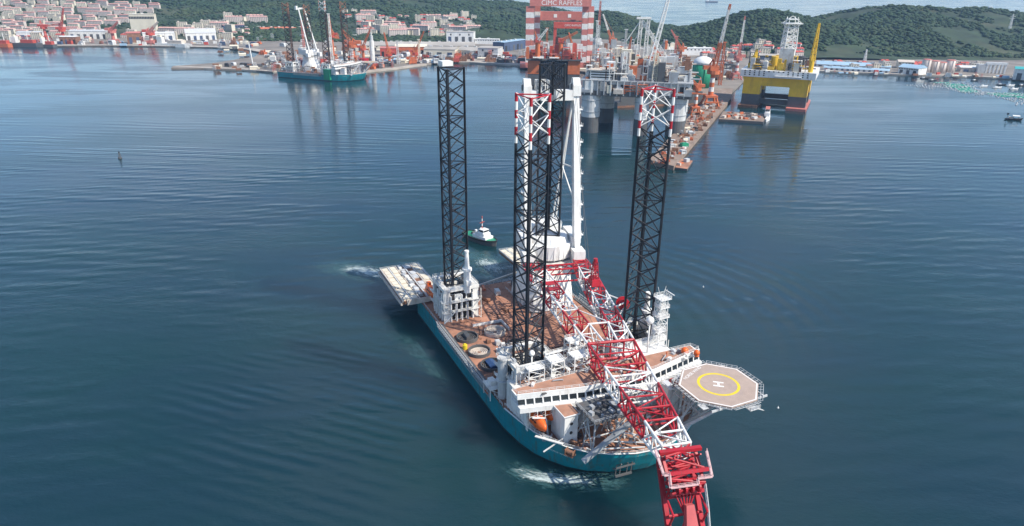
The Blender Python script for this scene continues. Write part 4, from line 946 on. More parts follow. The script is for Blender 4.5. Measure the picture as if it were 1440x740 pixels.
for s in (-1,1): g.tube((-30,23.5+s*10,36), (-47,23.5+s*7,106), 1.35, 8, 0, 1.1)
g.box(-49,-46,16,31,104.5,107); g.box(-49,-46,10,14,104,110); g.build('crane_gantry', 'white2', V2)
MB().box(36,48,-37.5,-31,2,18).build('tarpaulin_cover', 'green', V2)
for i in range(40):
    x,y = rnd.uniform(-55,36), rnd.uniform(-30,30); MB().cbox((x,y,DK+1.5+rnd.random()*2),(2+rnd.random()*6,2+rnd.random()*5,3+rnd.random()*5),rnd.random()).build('deck_load', rnd.choice(['lgrey','grey','rustm','white','dgrey']), V2)

# -------- harbour tug behind the stern
pa, pb_ = at(655,331,0), at(698,347,0); tl = (pb_-pa).length
TG = thing('tug_boat', 'white and green harbour tug with red and white mast behind the stern', 'boat', (pa+pb_)/2, ang(pa,pb_))
L2 = tl/2; st_ = [(-L2,.62),(-L2*.8,.9),(-L2*.2,1),(L2*.35,.95),(L2*.7,.7),(L2*.9,.38),(L2,.05)]; bw = 5.0
rings = []
for z,f_,dx in ((-1.5,.8,-1),(0.3,.93,-.4),(2.6,1,0)):
    rings.append([(x+dx*(x>0)*x/L2, w*bw*f_, z+(.9*(max(0,x)/L2)**2 if z > 1 else 0)) for x,w in st_]+[(x+dx*(x>0)*x/L2, -w*bw*f_, z+(.9*(max(0,x)/L2)**2 if z > 1 else 0)) for x,w in st_[::-1]])
MB().loft(rings).build('hull','dgrey',TG)
dk = [[(x*.96,w*bw*.93,2.62+.9*(max(0,x)/L2)**2) for x,w in st_]+[(x*.96,-w*bw*.93,2.62+.9*(max(0,x)/L2)**2) for x,w in st_[::-1]]]
MB().add(dk[0],[tuple(range(len(dk[0])))]).build('deck','green',TG)
sm = MB(); n_=len(rings[2])
for i in range(n_): sm.beam(rings[2][i], rings[2][(i+1)%n_], .5, .9)
sm.build('fender','dark',TG)
MB().box(-L2*.28,L2*.55,-3.4,3.4,2.6,4.6).build('deckhouse','white2',TG); MB().box(-L2*.02,L2*.42,-2.8,2.8,4.6,6.4).build('superstructure','white2',TG)
MB().box(L2*.06,L2*.36,-2.3,2.3,6.4,8.6).build('wheelhouse','white2',TG)
for s in (-1,1): MB().box(L2*.08,L2*.34,s*2.31-.03,s*2.31+.05,7.2,8.2).build('window','glass',TG)
MB().box(L2*.36,L2*.365,-2.1,2.1,7.2,8.2).build('window','glass',TG)
for s in (-1,1): MB().cyl(-L2*.12,s*2.3,4.6,7.6,.8,10).build('funnel','white2',TG)
ms = MB(); 
for k in range(5): ms.cyl(L2*.1,0,8.6+k*1.6,10.2+k*1.6,.3,8,k%2)
ms.beam((L2*.1,-2,12.6),(L2*.1,2,12.6),.25,.25,0); ms.build('mast',['yred','white2'],TG)
MB().tube((-L2*.5,-1,3.6),(-L2*.5,1,3.6),.9,10).build('towing_winch','dgrey',TG)

# -------- giant gantry crane with lettered girders
GL, GR = at(748,97,0), at(823,97,0); GC = (GL+GR)/2
GY = thing('gantry_crane', 'giant red and white banded gantry crane with lettered top girder', 'crane', (0,0,0))
zt = hz(GL, 9)
for (P_, offs) in ((GL,((-5,0,15),(9,26,10))), (GR,((-5,0,10),(8,22,10)))):
    for dx,dy,w in offs:
        zb = 2.5; bands = 11; m0 = None
        for k in range(bands):
            z0, z1 = zb+(zt-zb)*k/bands, zb+(zt-zb)*(k+1)/bands
            m_ = MB().cbox((P_.x+dx,P_.y+dy,(z0+z1)/2),(w,13,z1-z0)); o = m_.build('column_band', 'white' if k % 2 else 'hazered', GY)
    MB().cbox((P_.x+1,P_.y+14,6),(46,48,7)).build('bogie_beam','hazered',GY)
z0, z1 = hz(GL,9), hz(GL,-8); fy = GL.y-8
MB().box(GL.x-6, GR.x+4, fy, fy+12, z0+.5, z1).build('top_girder','hazered',GY)
text_mesh('CIMC RAFFLES', 11.5, 'girder_lettering', 'mark', GY, Matrix.Translation(((GL.x+GR.x)/2+1, fy-.12, hz(GL,3.9))) @ Matrix.Rotation(R(90),4,'X'))
BK = Vector((GL.x,GL.y+26,0)); MB().box(GL.x+12, GR.x+2, GL.y+24, GL.y+36, hz(BK,28.5), hz(BK,16)).build('lower_girder','hazered',GY)
for dx in (.42,.68): MB().cbox((GL.x+(GR.x-GL.x)*dx,GL.y+23.8,hz(BK,22)),(6,.3,6)).build('girder_emblem','mark',GY)
G3 = at(775,93,0); g3 = MB().box(G3.x+8, G3.x+72, G3.y+90, G3.y+100, hz(Vector((0,G3.y+90,0)),39.5), hz(Vector((0,G3.y+90,0)),30.5))
for x in (G3.x+8, G3.x+66): g3.box(x,x+6,G3.y+91,G3.y+99,2,hz(Vector((0,G3.y+90,0)),39.5))
g3 = g3.build('gantry_crane','yred'); tag(g3,'smaller red gantry crane standing behind the giant banded gantry','crane')
text_mesh('CIMC RAFFLES', 5.2, 'girder_lettering', 'mark', g3, Matrix.Translation((G3.x+46, G3.y+89.8, hz(Vector((0,G3.y+90,0)),35.2))) @ Matrix.Rotation(R(90),4,'X'))

# -------- generic rig topsides clutter
def clutter(parent, u, v, o, x0, x1, y0, y1, z, n, hmax, mats, seed, pipes=True):
    q = random.Random(seed); rz = math.atan2(u.y, u.x)
    for i in range(n):
        x, y = q.uniform(x0,x1), q.uniform(y0,y1); a, b_, c = q.uniform(3,11), q.uniform(3,10), q.uniform(.15,1)**1.5*hmax
        p = o+u*x+v*y; k = q.random(); m_ = MB()
        if k < .5:
            m_.cbox((p.x,p.y,z+c/2),(a,b_,c),rz)
            if q.random() < .6: m_.cbox((p.x,p.y,z+c+.6),(a*.6,b_*.6,1.2),rz,1)
            m_.build('deck_module',[q.choice(mats),q.choice(mats)],parent)
        elif k < .68:
            m_.tube((p.x,p.y,z),(p.x,p.y,z+c*1.2),q.uniform(.6,1.8),8); m_.build('vent_stack',q.choice(mats),parent)
        elif k < .86:
            c *= 1.2
            for sx in (-1,1):
                for sy in (-1,1): e = p+u*(sx*a/2)+v*(sy*b_/2); m_.beam((e.x,e.y,z),(e.x,e.y,z+c),.5,.5)
            for t in (.35,.7,1): m_.cbox((p.x,p.y,z+c*t),(a+.8,b_+.8,.4),rz)
            e0=p+u*(-a/2)-v*(b_/2); e1=p+u*(a/2)-v*(b_/2); m_.beam((e0.x,e0.y,z),(e1.x,e1.y,z+c),.35,.35)
            m_.build('pipe_rack',q.choice(mats),parent)
        else:
            e = p+u*q.uniform(6,22); m_.tube((p.x,p.y,z+1.5+c*.3),(e.x,e.y,z+1.5+c*.3),.7,6); m_.build('pipe_run',q.choice(mats),parent)
def jib_crane(name, label, base, rows, tipx, tipy, cols, group=None, w=5.0, portal=True):
    "slewing jib crane: portal or pedestal, banded tower, machinery house, lattice boom, counter jib; rows = photo rows of (house bottom, house top)"
    t = thing(name, label, 'crane', base, 0, group); z1, z2 = hz(base,rows[0])-base.z, hz(base,rows[1])-base.z
    if portal:
        p = MB(); zp = z1*.3
        for sx in (-1,1):
            for sy in (-1,1): p.beam((sx*w*1.3,sy*w*1.3,0),(sx*w*.8,sy*w*.8,zp),w*.32,w*.32)
        p.cbox((0,0,zp),(w*2.2,w*2.2,w*.35)); p.cbox((0,-w*1.3,zp*.45),(w*2.6,w*.25,w*.25)); p.build('portal',cols[0],t)
    else: zp = 0
    for k in range(5): 
        a,b_ = zp+(z1-zp)*k/5, zp+(z1-zp)*(k+1)/5; MB().cyl(0,0,a,b_,w*.5*(1-.04*k),10).build('tower_band', cols[k%2], t)
    MB().cyl(0,0,z1-1,z1+w*.5,w*1.15,12).build('slew_ring', cols[2], t)
    h = z2-z1; MB().cbox((0,w*.3,z1+w*.5+h*.3),(w*1.6,w*2.2,h*.55)).build('machinery_house', cols[0], t)
    # A-frame and boom
    d = FW*FPX+RT*(tipx-720)-UP*(tipy-370); kk = (base.y-8)/d.y; tip = Vector((d.x*kk, base.y-8, CAM_H+d.z*kk))-base
    foot = Vector((0,-w*.4,z1+w*.7)); L_ = (tip-foot).length
    lat = MB(); lattice(lat, foot, tip, w*.62, w*.25, max(6,int(L_/(w*.9))), w*.075, w*.045, 0, 4, 4, mfun=lambda q: 0 if q < .35 or q > .9 else 1); lat.build('boom',[cols[0],cols[1]],t)
    a = MB(); ap = Vector((-(tip.x)*.12, w*.3, z2+h*.9)); sg = -1 if tip.x > 0 else 1
    for s in (-1,1): a.beam((sg*w*.2,s*w*.5,z1+w),ap,w*.13,w*.13); a.beam((sg*w*1.0,s*w*.5,z1+w),ap,w*.13,w*.13)
    a.tube(ap, foot.lerp(tip,.92), w*.03, 4); a.build('a_frame',cols[0],t)
    MB().cbox((sg*w*1.3,0,z1+w),(w*1.2,w*1.1,w*.7)).build('counterweight',cols[2],t)
    return t

# -------- grey-white semi-submersible platform in the basin
SS = thing('semi_submersible_platform','pale grey semi submersible platform on round columns crowded with deck modules','oil platform',(0,0,0))
u = Vector((.975,-.225,0)).normalized(); v_ = Vector((.225,.975,0)).normalized(); o_ = Vector((74,738,0))
pcol = at(826,183,0); zd = hz(pcol,131)
for (x,y,rr_) in ((8,6,10),(18,66,10),(62,4,7.5),(98,8,10),(100,62,10)):
    p = o_+u*x+v_*y; MB().cyl(p.x,p.y,-4,zd*.42,rr_,24).build('column_base','dgrey',SS); MB().cyl(p.x,p.y,zd*.42,zd,rr_,24).build('column','lgrey',SS)
    for k in range(2): MB().cyl(p.x,p.y,zd*(.55+.3*k),zd*(.55+.3*k)+.8,rr_+.5,20).build('fender_ring','grey',SS)
def quad_prism(x0,x1,y0,y1,z0,z1,m=0,mb=None):
    mb = mb or MB(); P = [o_+u*a+v_*b_ for a,b_ in ((x0,y0),(x1,y0),(x1,y1),(x0,y1))]
    return mb.loft([[(p.x,p.y,z) for p in P] for z in (z0,z1)], m)
quad_prism(-3,112,-4,78,zd,zd+5).build('lower_deck','dgrey',SS); quad_prism(-1,110,-2,76,zd+5,zd+15).build('deck_box','lgrey',SS); quad_prism(-3,112,-4,78,zd+15,zd+16).build('upper_deck','grey',SS)
for i in range(16):
    quad_prism(1+i*6.8,2.2+i*6.8,-4.6,-2.0,zd+1,zd+16).build('deck_frame', rnd.choice(['white','lgrey','grey']), SS)
for i in range(9): quad_prism(3+i*12,11+i*12,-3.0,-1.9,zd+7,zd+12).build('wall_panel', rnd.choice(['white','dark','dgrey','cream','dark']), SS)
for i in range(6): quad_prism(-1.6,-.9,4+i*12,11+i*12,zd+6,zd+12).build('wall_panel', rnd.choice(['dark','dgrey','lgrey']), SS)
mats_ = ['white','lgrey','grey','cream','beige','rustm','dgrey','white2','orange2']
clutter(SS,u,v_,o_,2,108,0,74,zd+16,150,20,mats_,5)
clutter(SS,u,v_,o_,0,110,-3.5,2,zd+3,40,12,mats_,6)
clutter(SS,u,v_,o_,30,105,20,74,zd+26,60,16,mats_,8)
quad_prism(6,32,2,24,zd+16,zd+25).build('living_quarters','white2',SS); quad_prism(5,33,1,25,zd+25,zd+25.8).build('quarters_roof','beige',SS)
for i in range(3): quad_prism(7,31,1.7,2.02,zd+17.6+i*2.6,zd+18.8+i*2.6).build('window_strip','glass',SS)
for i,(x,y) in enumerate(((40,6),(72,4))):
    m_ = MB(); a = o_+u*x+v_*y; lattice(m_,(a.x,a.y,zd+16),(a.x+1,a.y,zd+44),5,3.4,7,.35,.22); m_.build('lattice_tower',['white2','cream'][i],SS)
for (x,y,tx,ty) in ((66,24,941,-6),(84,40,904,30)):
    a = o_+u*x+v_*y; base = Vector((a.x,a.y,zd+16)); d = FW*FPX+RT*(tx-720)-UP*(ty-370); kk = a.y/d.y; tip = Vector((d.x*kk,a.y,CAM_H+d.z*kk))
    MB().cyl(a.x,a.y,base.z,base.z+14,2.6,12).build('crane_pedestal','white2',SS); MB().cbox((a.x,a.y,base.z+16),(7,7,5)).build('crane_cab','white',SS)
    m_ = MB(); lattice(m_, base+Vector((0,-3,16)), tip, 4.4, 2.6, 14, .42, .24); m_.build('crane_boom','white2',SS)
# A-frame towers
for px_ in (893,903):
    P = at(px_,118,0); m_ = MB(); zt2 = hz(P,27); lattice(m_,(P.x,P.y,20),(P.x+2,P.y,zt2),5.5,4,9,.5,.3); m_.beam((P.x-18,P.y+2,hz(P,58)),(P.x,P.y,zt2-4),1.2,1.2); m_.box(P.x-5,P.x+6,P.y-3,P.y+3,zt2,zt2+3); m_.cbox((P.x,P.y,12),(14,12,22))
    tag(m_.build('hoist_tower','white'),'white lattice hoist tower behind the pale platform, %s of the pair'%('left' if px_<900 else 'right'),'tower','white hoist towers')
# -------- orange and black platform behind the vessel's gantry
OP = thing('semi_submersible_platform','orange and black semi submersible platform seen behind the vessel crane gantry','oil platform',(0,0,0))
o_ = at(741,128,0); u = Vector((1,-.04,0)).normalized(); v_ = Vector((.04,1,0)).normalized()
zb_, zt_ = hz(o_,104), hz(o_,85); wd = (at(814,128,0)-o_).length
quad_prism(0,wd,0,60,-3,9).build('pontoon','dark',OP)
for x in (1,wd-18):
    for y in (1,42): quad_prism(x,x+17,y,y+17,9,zb_).build('column_base','dgrey',OP); quad_prism(x-.4,x+17.4,y-.4,y+17.4,zb_,zt_).build('column','orange2',OP)
quad_prism(18,wd-18,2,58,zb_-18,zt_-2).build('deck_box','dark',OP); quad_prism(-2,wd+2,-2,62,zt_,zt_+2).build('deck','dgrey',OP)
for i in range(12): quad_prism(18.5+i*3,19.3+i*3,.8,1.8,zb_-6,zt_).build('deck_frame','dgrey',OP)
clutter(OP,u,v_,o_,0,wd,0,56,zt_+2,90,20,['orange2','yred','lgrey','white','yred','rustm','orange2','hazered'],9)
for x,tx,ty in ((15,770,40),(48,812,45)):
    a = o_+u*x+v_*5; MB().cyl(a.x,a.y,zt_+4,zt_+26,3,12).build('crane_pedestal','orange2',OP); MB().cbox((a.x,a.y,zt_+28),(8,7,6)).build('crane_cab','yred',OP)
    m_ = MB(); d = FW*FPX+RT*(tx-720)-UP*(ty-370); kk=a.y/d.y; lattice(m_,(a.x,a.y-2,zt_+28),(d.x*kk,a.y-2,CAM_H+d.z*kk),3.4,2,8,.4,.22); m_.build('crane_boom','white' if x<30 else 'orange2',OP)
quad_prism(8,24,-8,2,zt_+4,zt_+5).build('landing_grid','white',OP); quad_prism(32,46,-8,2,zt_+4,zt_+5).build('landing_grid','white',OP)
# -------- yellow and white drilling rig
YR = thing('drilling_rig','yellow and white semi submersible drilling rig with tall white derrick','oil platform',(0,0,0))
yl, yr_ = at(1041,149,0), at(1131,156,0); u = (yr_-yl).normalized(); v_ = Vector((-u.y,u.x,0)); o_ = yl; wd = (yr_-yl).length
z1,z2,z3 = hz(yr_,133), hz(yr_,116), hz(yl,97.5)
for y in (0,50):
    for x in (0,wd-22): quad_prism(x,x+22,y,y+20,2,z1*.8).build('column_base','dgrey',YR); quad_prism(x,x+22,y,y+20,z1*.8,z2+.5).build('column','yellow',YR)
for x in (-2,wd-22): quad_prism(x,x+24,-10,80,-3,3.2).build('pontoon','hazered' if x > 0 else 'rustm',YR)
for y in (8,60): quad_prism(22,wd-22,y,y+4,z1*.34,z1*.5).build('brace_beam','dgrey',YR); quad_prism(22,wd-22,y,y+3,4,7).build('brace_beam','dgrey',YR)
quad_prism(20,wd-20,0.6,70,z1+7,z2).build('lower_hull','yellow',YR); quad_prism(-1,wd+1,-1,72,z2,z2+3).build('hull_band','yellow',YR)
quad_prism(-5,wd+7,-3,74,z2+3,z3).build('upper_hull','white2',YR)
for j in range(3):
    for i in range(14):
        if 4 < i < 9 and j < 2: continue
        x = 0+i*(wd/13.6); z = z2+5+j*(z3-z2-4)/3; quad_prism(x,x+1.8,-3.3,-2.9,z,z+1.4).build('window','glass',YR)
quad_prism(38,70,-9,-3,z2+4,z2+6).build('balcony','lgrey',YR)
clutter(YR,u,v_,o_,2,wd-2,0,68,z3,80,15,['yellow','white','lgrey','dgrey','cream','rustm','yellow','yellow'],21)
dx,dy = wd*.58,30; a = o_+u*dx+v_*dy; zdt = hz(Vector((a.x,a.y,0)),33); zdm = hz(Vector((a.x,a.y,0)),68)
quad_prism(dx-9,dx+9,dy-9,dy+9,z3,zdm).build('drill_floor','white',YR)
m_ = MB(); lattice(m_,(a.x,a.y,zdm),(a.x,a.y,zdt),15,12,6,.8,.45); m_.build('derrick','white2',YR)
m_ = MB(); m_.cbox((a.x,a.y,zdt),(22,18,1.2)); m_.cbox((a.x,a.y,zdt+5),(13,12,1));
for s in (-1,1):
    for s2 in (-1,1): m_.beam((a.x+s*6,a.y+s2*5,zdt),(a.x+s*5,a.y+s2*5,zdt+8),.8,.8)
    m_.beam((a.x+s*11,a.y,zdt),(a.x+s*6,a.y,zdt-9),.7,.7); m_.beam((a.x+s*12,a.y,zdt+.5),(a.x,a.y,zdt+9),.6,.6)
m_.build('crown_block','white2',YR)
for (x,y,ty,w0) in ((wd-1,6,33,5),(wd*.1,20,70,4),(wd*.42,20,80,4)):
    b_ = o_+u*x+v_*y; MB().cyl(b_.x,b_.y,z3,z3+16,3,10).build('crane_pedestal','yellow',YR); m_ = MB(); lattice(m_,(b_.x,b_.y,z3+14),(b_.x+1,b_.y,hz(Vector((b_.x,b_.y,0)),ty)),w0,1.6,10,.5,.3); m_.build('crane_boom','yellow',YR)
# -------- jib cranes
jib_crane('jib_crane','tall orange and white jib crane on the pier, boom pointing up to the right',Vector((*at(997,153,0).xy,4)),(103,92),1027,6,('orange2','white','orange2'),w=7)
jib_crane('jib_crane','orange and white jib crane behind the pier, beside the yellow rig',Vector((*at(1034,114,0).xy,2.5)),(84,78),1048,23,('hazered','white','hazered'),w=6)
jib_crane('jib_crane','low orange pedestal crane near the middle of the pier',Vector((*at(976,166,0).xy,4)),(126,117),958,93,('orange2','white','orange2'),w=4.5)
jib_crane('jib_crane','red jib crane on the far left quay, boom raised to the right',Vector((*at(161,62,0).xy,2.5)),(46,42),165,31,('hazered','hazered','hazered'),w=8)
jib_crane('jib_crane','red jib crane on the left quay beside the pale moored vessel',Vector((*at(214,63,0).xy,2.5)),(49,44),222,31,('hazered','beige','yred'),w=9)
jib_crane('jib_crane','orange jib crane behind the sister vessel, boom reaching up left',Vector((*at(497,88,0).xy,2.5)),(66,60),480,40,('orange2','orange2','orange2'),w=9)
jib_crane('jib_crane','red and white jib crane close to the right leg of the giant gantry',Vector((*at(838,108,0).xy,2.5)),(62,54),845,-4,('white','hazered','lgrey'),w=7)
jib_crane('jib_crane','slim orange jib crane far behind the pale platform',Vector((*at(858,85,0).xy,2.5)),(60,52),848,20,('orange2','white','orange2'),w=6)
jib_crane('jib_crane','orange jib crane leaning left behind the white tank dome',Vector((*at(956,88,0).xy,2.5)),(72,66),944,42,('orange2','hazered','orange2'),w=6)
jib_crane('jib_crane','dark red jib crane in front of the pink housing rows',Vector((*at(91,60,0).xy,2.5)),(44,38),89,12,('yred','yred','yred'),w=7)
jib_crane('jib_crane','red jib crane with level boom in front of the pink housing rows',Vector((*at(66,58,0).xy,2.5)),(40,34),88,33,('yred','hazered','yred'),w=7)
for i,(px_,py_,tx,ty) in enumerate(((512,92,522,52),(548,92,540,60),(585,88,596,58),(470,90,462,34),(760,100,752,58),(806,104,800,60),(880,112,888,66),(926,116,918,74))):
    jib_crane('jib_crane','orange jib crane %s'%['just right of the sister vessel bow','between the banded tower and red workshop','in front of the orange trimmed shed','rising behind the sister vessel deck','at the left leg of the giant gantry','at the right leg of the giant gantry','above the left part of the pale platform','above the right part of the pale platform'][i],Vector((*at(px_,py_,0).xy,2.5)),(ty+18,ty+12),tx,ty-14,('orange2','orange2','yred'),w=5.5)
P = at(525,95,0); t = thing('pylon_tower','white and red banded tower at the quay right of the sister vessel','tower',Vector((P.x,P.y,2.5)))
zz = hz(P,50)-2.5
for k in range(6): MB().cyl(0,0,zz*k/6,zz*(k+1)/6,4.2 if k<5 else 3,12).build('tower_band','white' if k!=5 else 'lgrey',t)
MB().cyl(0,0,zz,zz+12,.8,6).build('mast','white',t); MB().cbox((0,0,zz+12),(14,2,1)).build('cross_arm','hazered',t); MB().cyl(-16,0,0,14,9,14).build('cable_reel','red',t)

# -------- tall topside modules under assembly behind the pale platform
for i,(px_,py_,pt,w0,mt) in enumerate(((845,104,66,30,'lgrey'),(868,108,58,26,'cream'),(884,100,62,30,'beige'),(915,112,70,28,'white'),(935,106,60,24,'lgrey'),(1003,112,86,26,'rustm'),(1022,104,82,24,'dgrey'),(790,92,58,30,'grey'))):
    P = at(px_,py_,2.5); H_ = hz(P,pt)-2.5; t = thing('topside_module','%s steel topside module under assembly %s'%({'lgrey':'light grey','cream':'cream','beige':'beige','white':'white','rustm':'rusty','dgrey':'dark grey','grey':'grey'}[mt],['right of the giant gantry','left of the hoist towers','in front of the hoist towers','below the leaning orange crane','left of the white dome','behind the tall pier crane','between the pier crane and yellow rig','under the giant gantry'][i]),'module',P)
    q3 = random.Random(i+50); lv = 4
    for k in range(lv): MB().cbox((0,0,H_*(k+1)/lv*.8),(w0,w0*.8,.8)).build('deck_level',mt,t)
    for sx in (-1,-.33,.33,1):
        for sy in (-1,1): MB().beam((sx*w0*.48,sy*w0*.38,0),(sx*w0*.48,sy*w0*.38,H_*.8),.9,.9).build('column',mt,t)
    for k in range(lv):
        for sx in (-.66,0,.66): MB().beam(((sx-.33)*w0*.48,-w0*.39,H_*k/lv*.8),((sx+.33)*w0*.48,-w0*.39,H_*(k+1)/lv*.8),.5,.5).build('brace',mt,t)
    clutter(t,Vector((1,0,0)),Vector((0,1,0)),Vector((0,0,0)),-w0*.4,w0*.4,-w0*.36,w0*.3,H_*.8,9,H_*.35,['white','lgrey','grey','rustm','cream','orange2'],i+3)
    for k in range(lv-1):
        for j in range(3): MB().cbox((q3.uniform(-.35,.35)*w0,-w0*.2,H_*(k+.5)/lv*.8),(w0*.25,w0*.35,H_/lv*.55)).build('equipment_box',q3.choice(['lgrey','dgrey','white','rustm','cream']),t)
for i,(px_,py_,pt) in enumerate(((768,98,40),(836,112,30),(876,112,42),(912,118,48),(946,112,52),(1012,120,60),(468,92,20),(560,90,58),(590,88,56),(430,90,30))):
    P = at(px_,py_,2.5); m_ = MB(); lattice(m_,(0,0,0),(0,0,hz(P,pt)-2.5),4.2,2.2,10,.35,.22); m_.cbox((0,0,hz(P,pt)-2),(6,2,1)); o = m_.build('lattice_mast',['orange2','white','lgrey','cream','hazered'][i%5]); o.location=P
    tag(o,'%s lattice mast %s'%(['orange','white','grey','cream','pale red'][i%5],['under the giant gantry girder','right beside the giant gantry','left of the hoist towers','among the pale platform modules','left of the white dome','behind the tall pier crane','behind the sister vessel bow','above the orange shed quay','in front of the cream shed','behind the sister vessel stern'][i]),'mast')
M['pinkw'] = mat('pinkish_wall', (0.62, 0.54, 0.49), 0.75, var=0.12, vscale=0.03)
# -------- yard halls and sheds
def shed(name, label, pxa, pya, pxb, pyb, pytop, depth, wall, roof, ridge=4.0, doors=3, wins=0, group=None, cat='shed', z=2.5):
    "hall whose front wall stands on the ground line between two surveyed points; pytop = photo row of the eaves at the left end"
    a, b_ = at(pxa,pya,z), at(pxb,pyb,z); L_ = (b_-a).length; H_ = hz(a,pytop)-z
    t = thing(name,label,cat,a,ang(a,b_),group)
    MB().box(0,L_,0,depth,0,H_).build('wall',wall,t)
    m_ = MB(); o2 = .8
    m_.loft([[(x,-o2,H_),(x,depth+o2,H_),(x,depth/2,H_+ridge)] for x in (-o2,L_+o2)]) if ridge > 1 else m_.box(-o2,L_+o2,-o2,depth+o2,H_,H_+ridge)
    rf = m_.build('roof',roof,t)
    if L_ > 60 and ridge > 1:
        for k in range(int(L_/22)): MB().box(8+k*22,14+k*22,depth/2-2,depth/2+2,H_+ridge-.6,H_+ridge+1.6).build('roof_vent','lgrey',rf)
    for k in range(doors):
        w = min(14,L_/(doors*2.2)); x = L_*(k+.5)/doors-w/2; MB().box(x,x+w,-.3,-.02,0,H_*.62).build('door', rnd.choice(['dark','dgrey','slate']), t)
    for k in range(wins):
        x = L_*(k+.5)/wins-1.6; MB().box(x,x+3.2,-.25,-.02,H_*.72,H_*.86).build('window','glass',t)
    return t
shed('assembly_hall','huge cream hall with tall arched openings below the rocky hill',500,72,668,72.5,64,70,'cream','greyroof',6,10,14,cat='hall')
shed('assembly_hall','tall white hall block with big square windows beside the rocky hill',628,62,666,62.5,45,46,'white2','greyroof',1.2,4,3,cat='hall')
shed('warehouse','long low cream warehouse stepping down to the quay right of the sister vessel',640,79,690,82,70,60,'cream','greyroof',5,12,0)
shed('warehouse','pale grey box warehouse left of the slate blue hall',672,83,700,84,67,40,'lgrey','greyroof',1.2,1,2)
shed('warehouse','slate blue hall with white stripes left of the giant gantry',709,73,741,68,60,30,'slate','blueroof',1.2,6,0)
shed('warehouse','white office row with small square windows behind the halls',668,62,702,62.5,55,18,'white2','white',1.2,0,10)
shed('warehouse','orange trimmed shed with dark doors behind the quay',556,78,600,78,66,50,'orange2','cream',4,4,0)
shed('warehouse','cream shed with a wide dark door beside the orange shed',596,80,640,81,69,40,'cream','greyroof',4,3,0)
shed('warehouse','red framed workshop between the banded tower and the orange shed',535,80,558,80,68,40,'yred','hazered',2,3,0)
shed('warehouse','orange roofed shed behind the sister vessel gantry',368,48,408,47,41,40,'white','orange2',4,5,6)
shed('warehouse','second orange roofed shed behind the sister vessel legs',410,47,440,46,41,40,'cream','orange2',4,4,4)
shed('warehouse','dark grey multi storey block at the back of the left yard',316,47,345,46,36,22,'slate','pinkroof',1.2,0,9)
shed('warehouse','low pink grey block next to the dark multi storey block',346,46,368,45.5,38,22,'lgrey','greyroof',1.2,0,6)
shed('warehouse','white hipped roof exhibition hall on the left shore',262,57,305,56,47,40,'white','lgrey',10,5,0)
shed('warehouse','long white shed on the far left shore with dark end doors',24,55,56,55,46,30,'white2','lgrey',3,2,0)
shed('warehouse','long pale shed row behind the far left red crane',98,55,152,55,44,34,'white','lgrey',3,6,0)
shed('warehouse','purple grey workshop between the two left red cranes',180,62,200,61.5,47,30,'rustm','hazered',3,2,0)
shed('warehouse','white low shed right of the purple grey workshop',202,58,246,57,47,26,'white','white2',2,4,0)
shed('warehouse','brown quay workshop at the far left with dark openings',85,62,108,62,52,24,'rustm','white',2,4,0)
shed('apartment_hall','cream six storey institute building on the green slope',185,44,220,44,20,18,'cream','cream',1.2,0,16,cat='building',z=14)
# right shore
shed('warehouse','very long pale blue roofed shed along the right shore',1148,93,1252,98,90,34,'white','blueroof',5,10,0)
shed('warehouse','lower white shed row in front of the long blue roof',1158,98,1250,103,95,14,'white2','blueroof',3,12,12)
shed('warehouse','blue and white factory at the end of the long shed',1262,103,1290,106,94,30,'white','blueroof',5,3,8)
shed('warehouse','cream stepped factory behind the blue and white factory',1262,96,1284,97,87,30,'cream','beige',3,3,5)
shed('warehouse','turquoise roofed hall below the right hill',1146,66,1172,67,60,40,'white','cyanroof',4,2,0,z=12)
shed('warehouse','pale green shed at the right edge of the shore',1424,112,1470,115,97,30,'white','cyanroof',3,3,0)
shed('warehouse','white shed roof behind the white portal frame',1350,101,1382,102,95,24,'beige','white',3,2,0)
shed('warehouse','white long building behind the white domes',958,78,1001,78,68,26,'white2','white',1.2,0,8)
shed('warehouse','dark grey shed behind the yellow rig',1066,84,1100,85,78,24,'dgrey','greyroof',3,2,0)
# -------- tanks, silos, portal frame
def tank(name,label,px_,py_,pytop,wpx,wall,domem,domeh,cat='tank',group=None):
    P = at(px_,py_,2.5); r_ = (at(px_+wpx/2,py_,2.5)-P).length; H_ = hz(P,pytop)-2.5
    t = thing(name,label,cat,P,0,group); MB().cyl(0,0,0,H_,r_,24).build('shell',wall,t,True); MB().dome(0,0,H_,r_*1.04,domeh*r_,24).build('dome' if domeh > .3 else 'roof',domem,t,True)
    for k in range(8): MB().cyl(r_*1.01*math.cos(k*.785),r_*1.01*math.sin(k*.785),0,H_,.5,6).build('rib',wall,t)
    return t
tank('storage_tank','dark green storage tank with bulging white dome behind the pier',985,124,90,27,'green','white2',.75)
tank('storage_tank','smaller white domed tank left of the green tank',957,112,95,24,'white2','white2',.8)
for i,(px_,pt) in enumerate(((1300,84),(1312,86),(1322,88),(1334,85))):
    tank('silo','weathered white silo with red roof, %s of the four on the right shore'%['leftmost','second from left','third from left','rightmost'][i],px_,103-.3*i,pt,11,'pinkw','hazered',.2,'silo','silos on the right shore')
P = at(1386,103,2.5); t = thing('portal_frame','white concrete portal frame with tall openings on the right shore','frame',P,ang(P,at(1412,104,2.5))); L_ = (at(1412,104,2.5)-P).length; H_ = hz(P,91)-2.5
for k in range(6): MB().box(L_*k/5-1.2,L_*k/5+1.2,0,6,0,H_).build('post','white2',t)
MB().box(-2,L_+2,-.4,6.4,H_,H_+4).build('lintel','white2',t); MB().box(-14,-2,0,14,0,H_).build('side_block','lgrey',t)
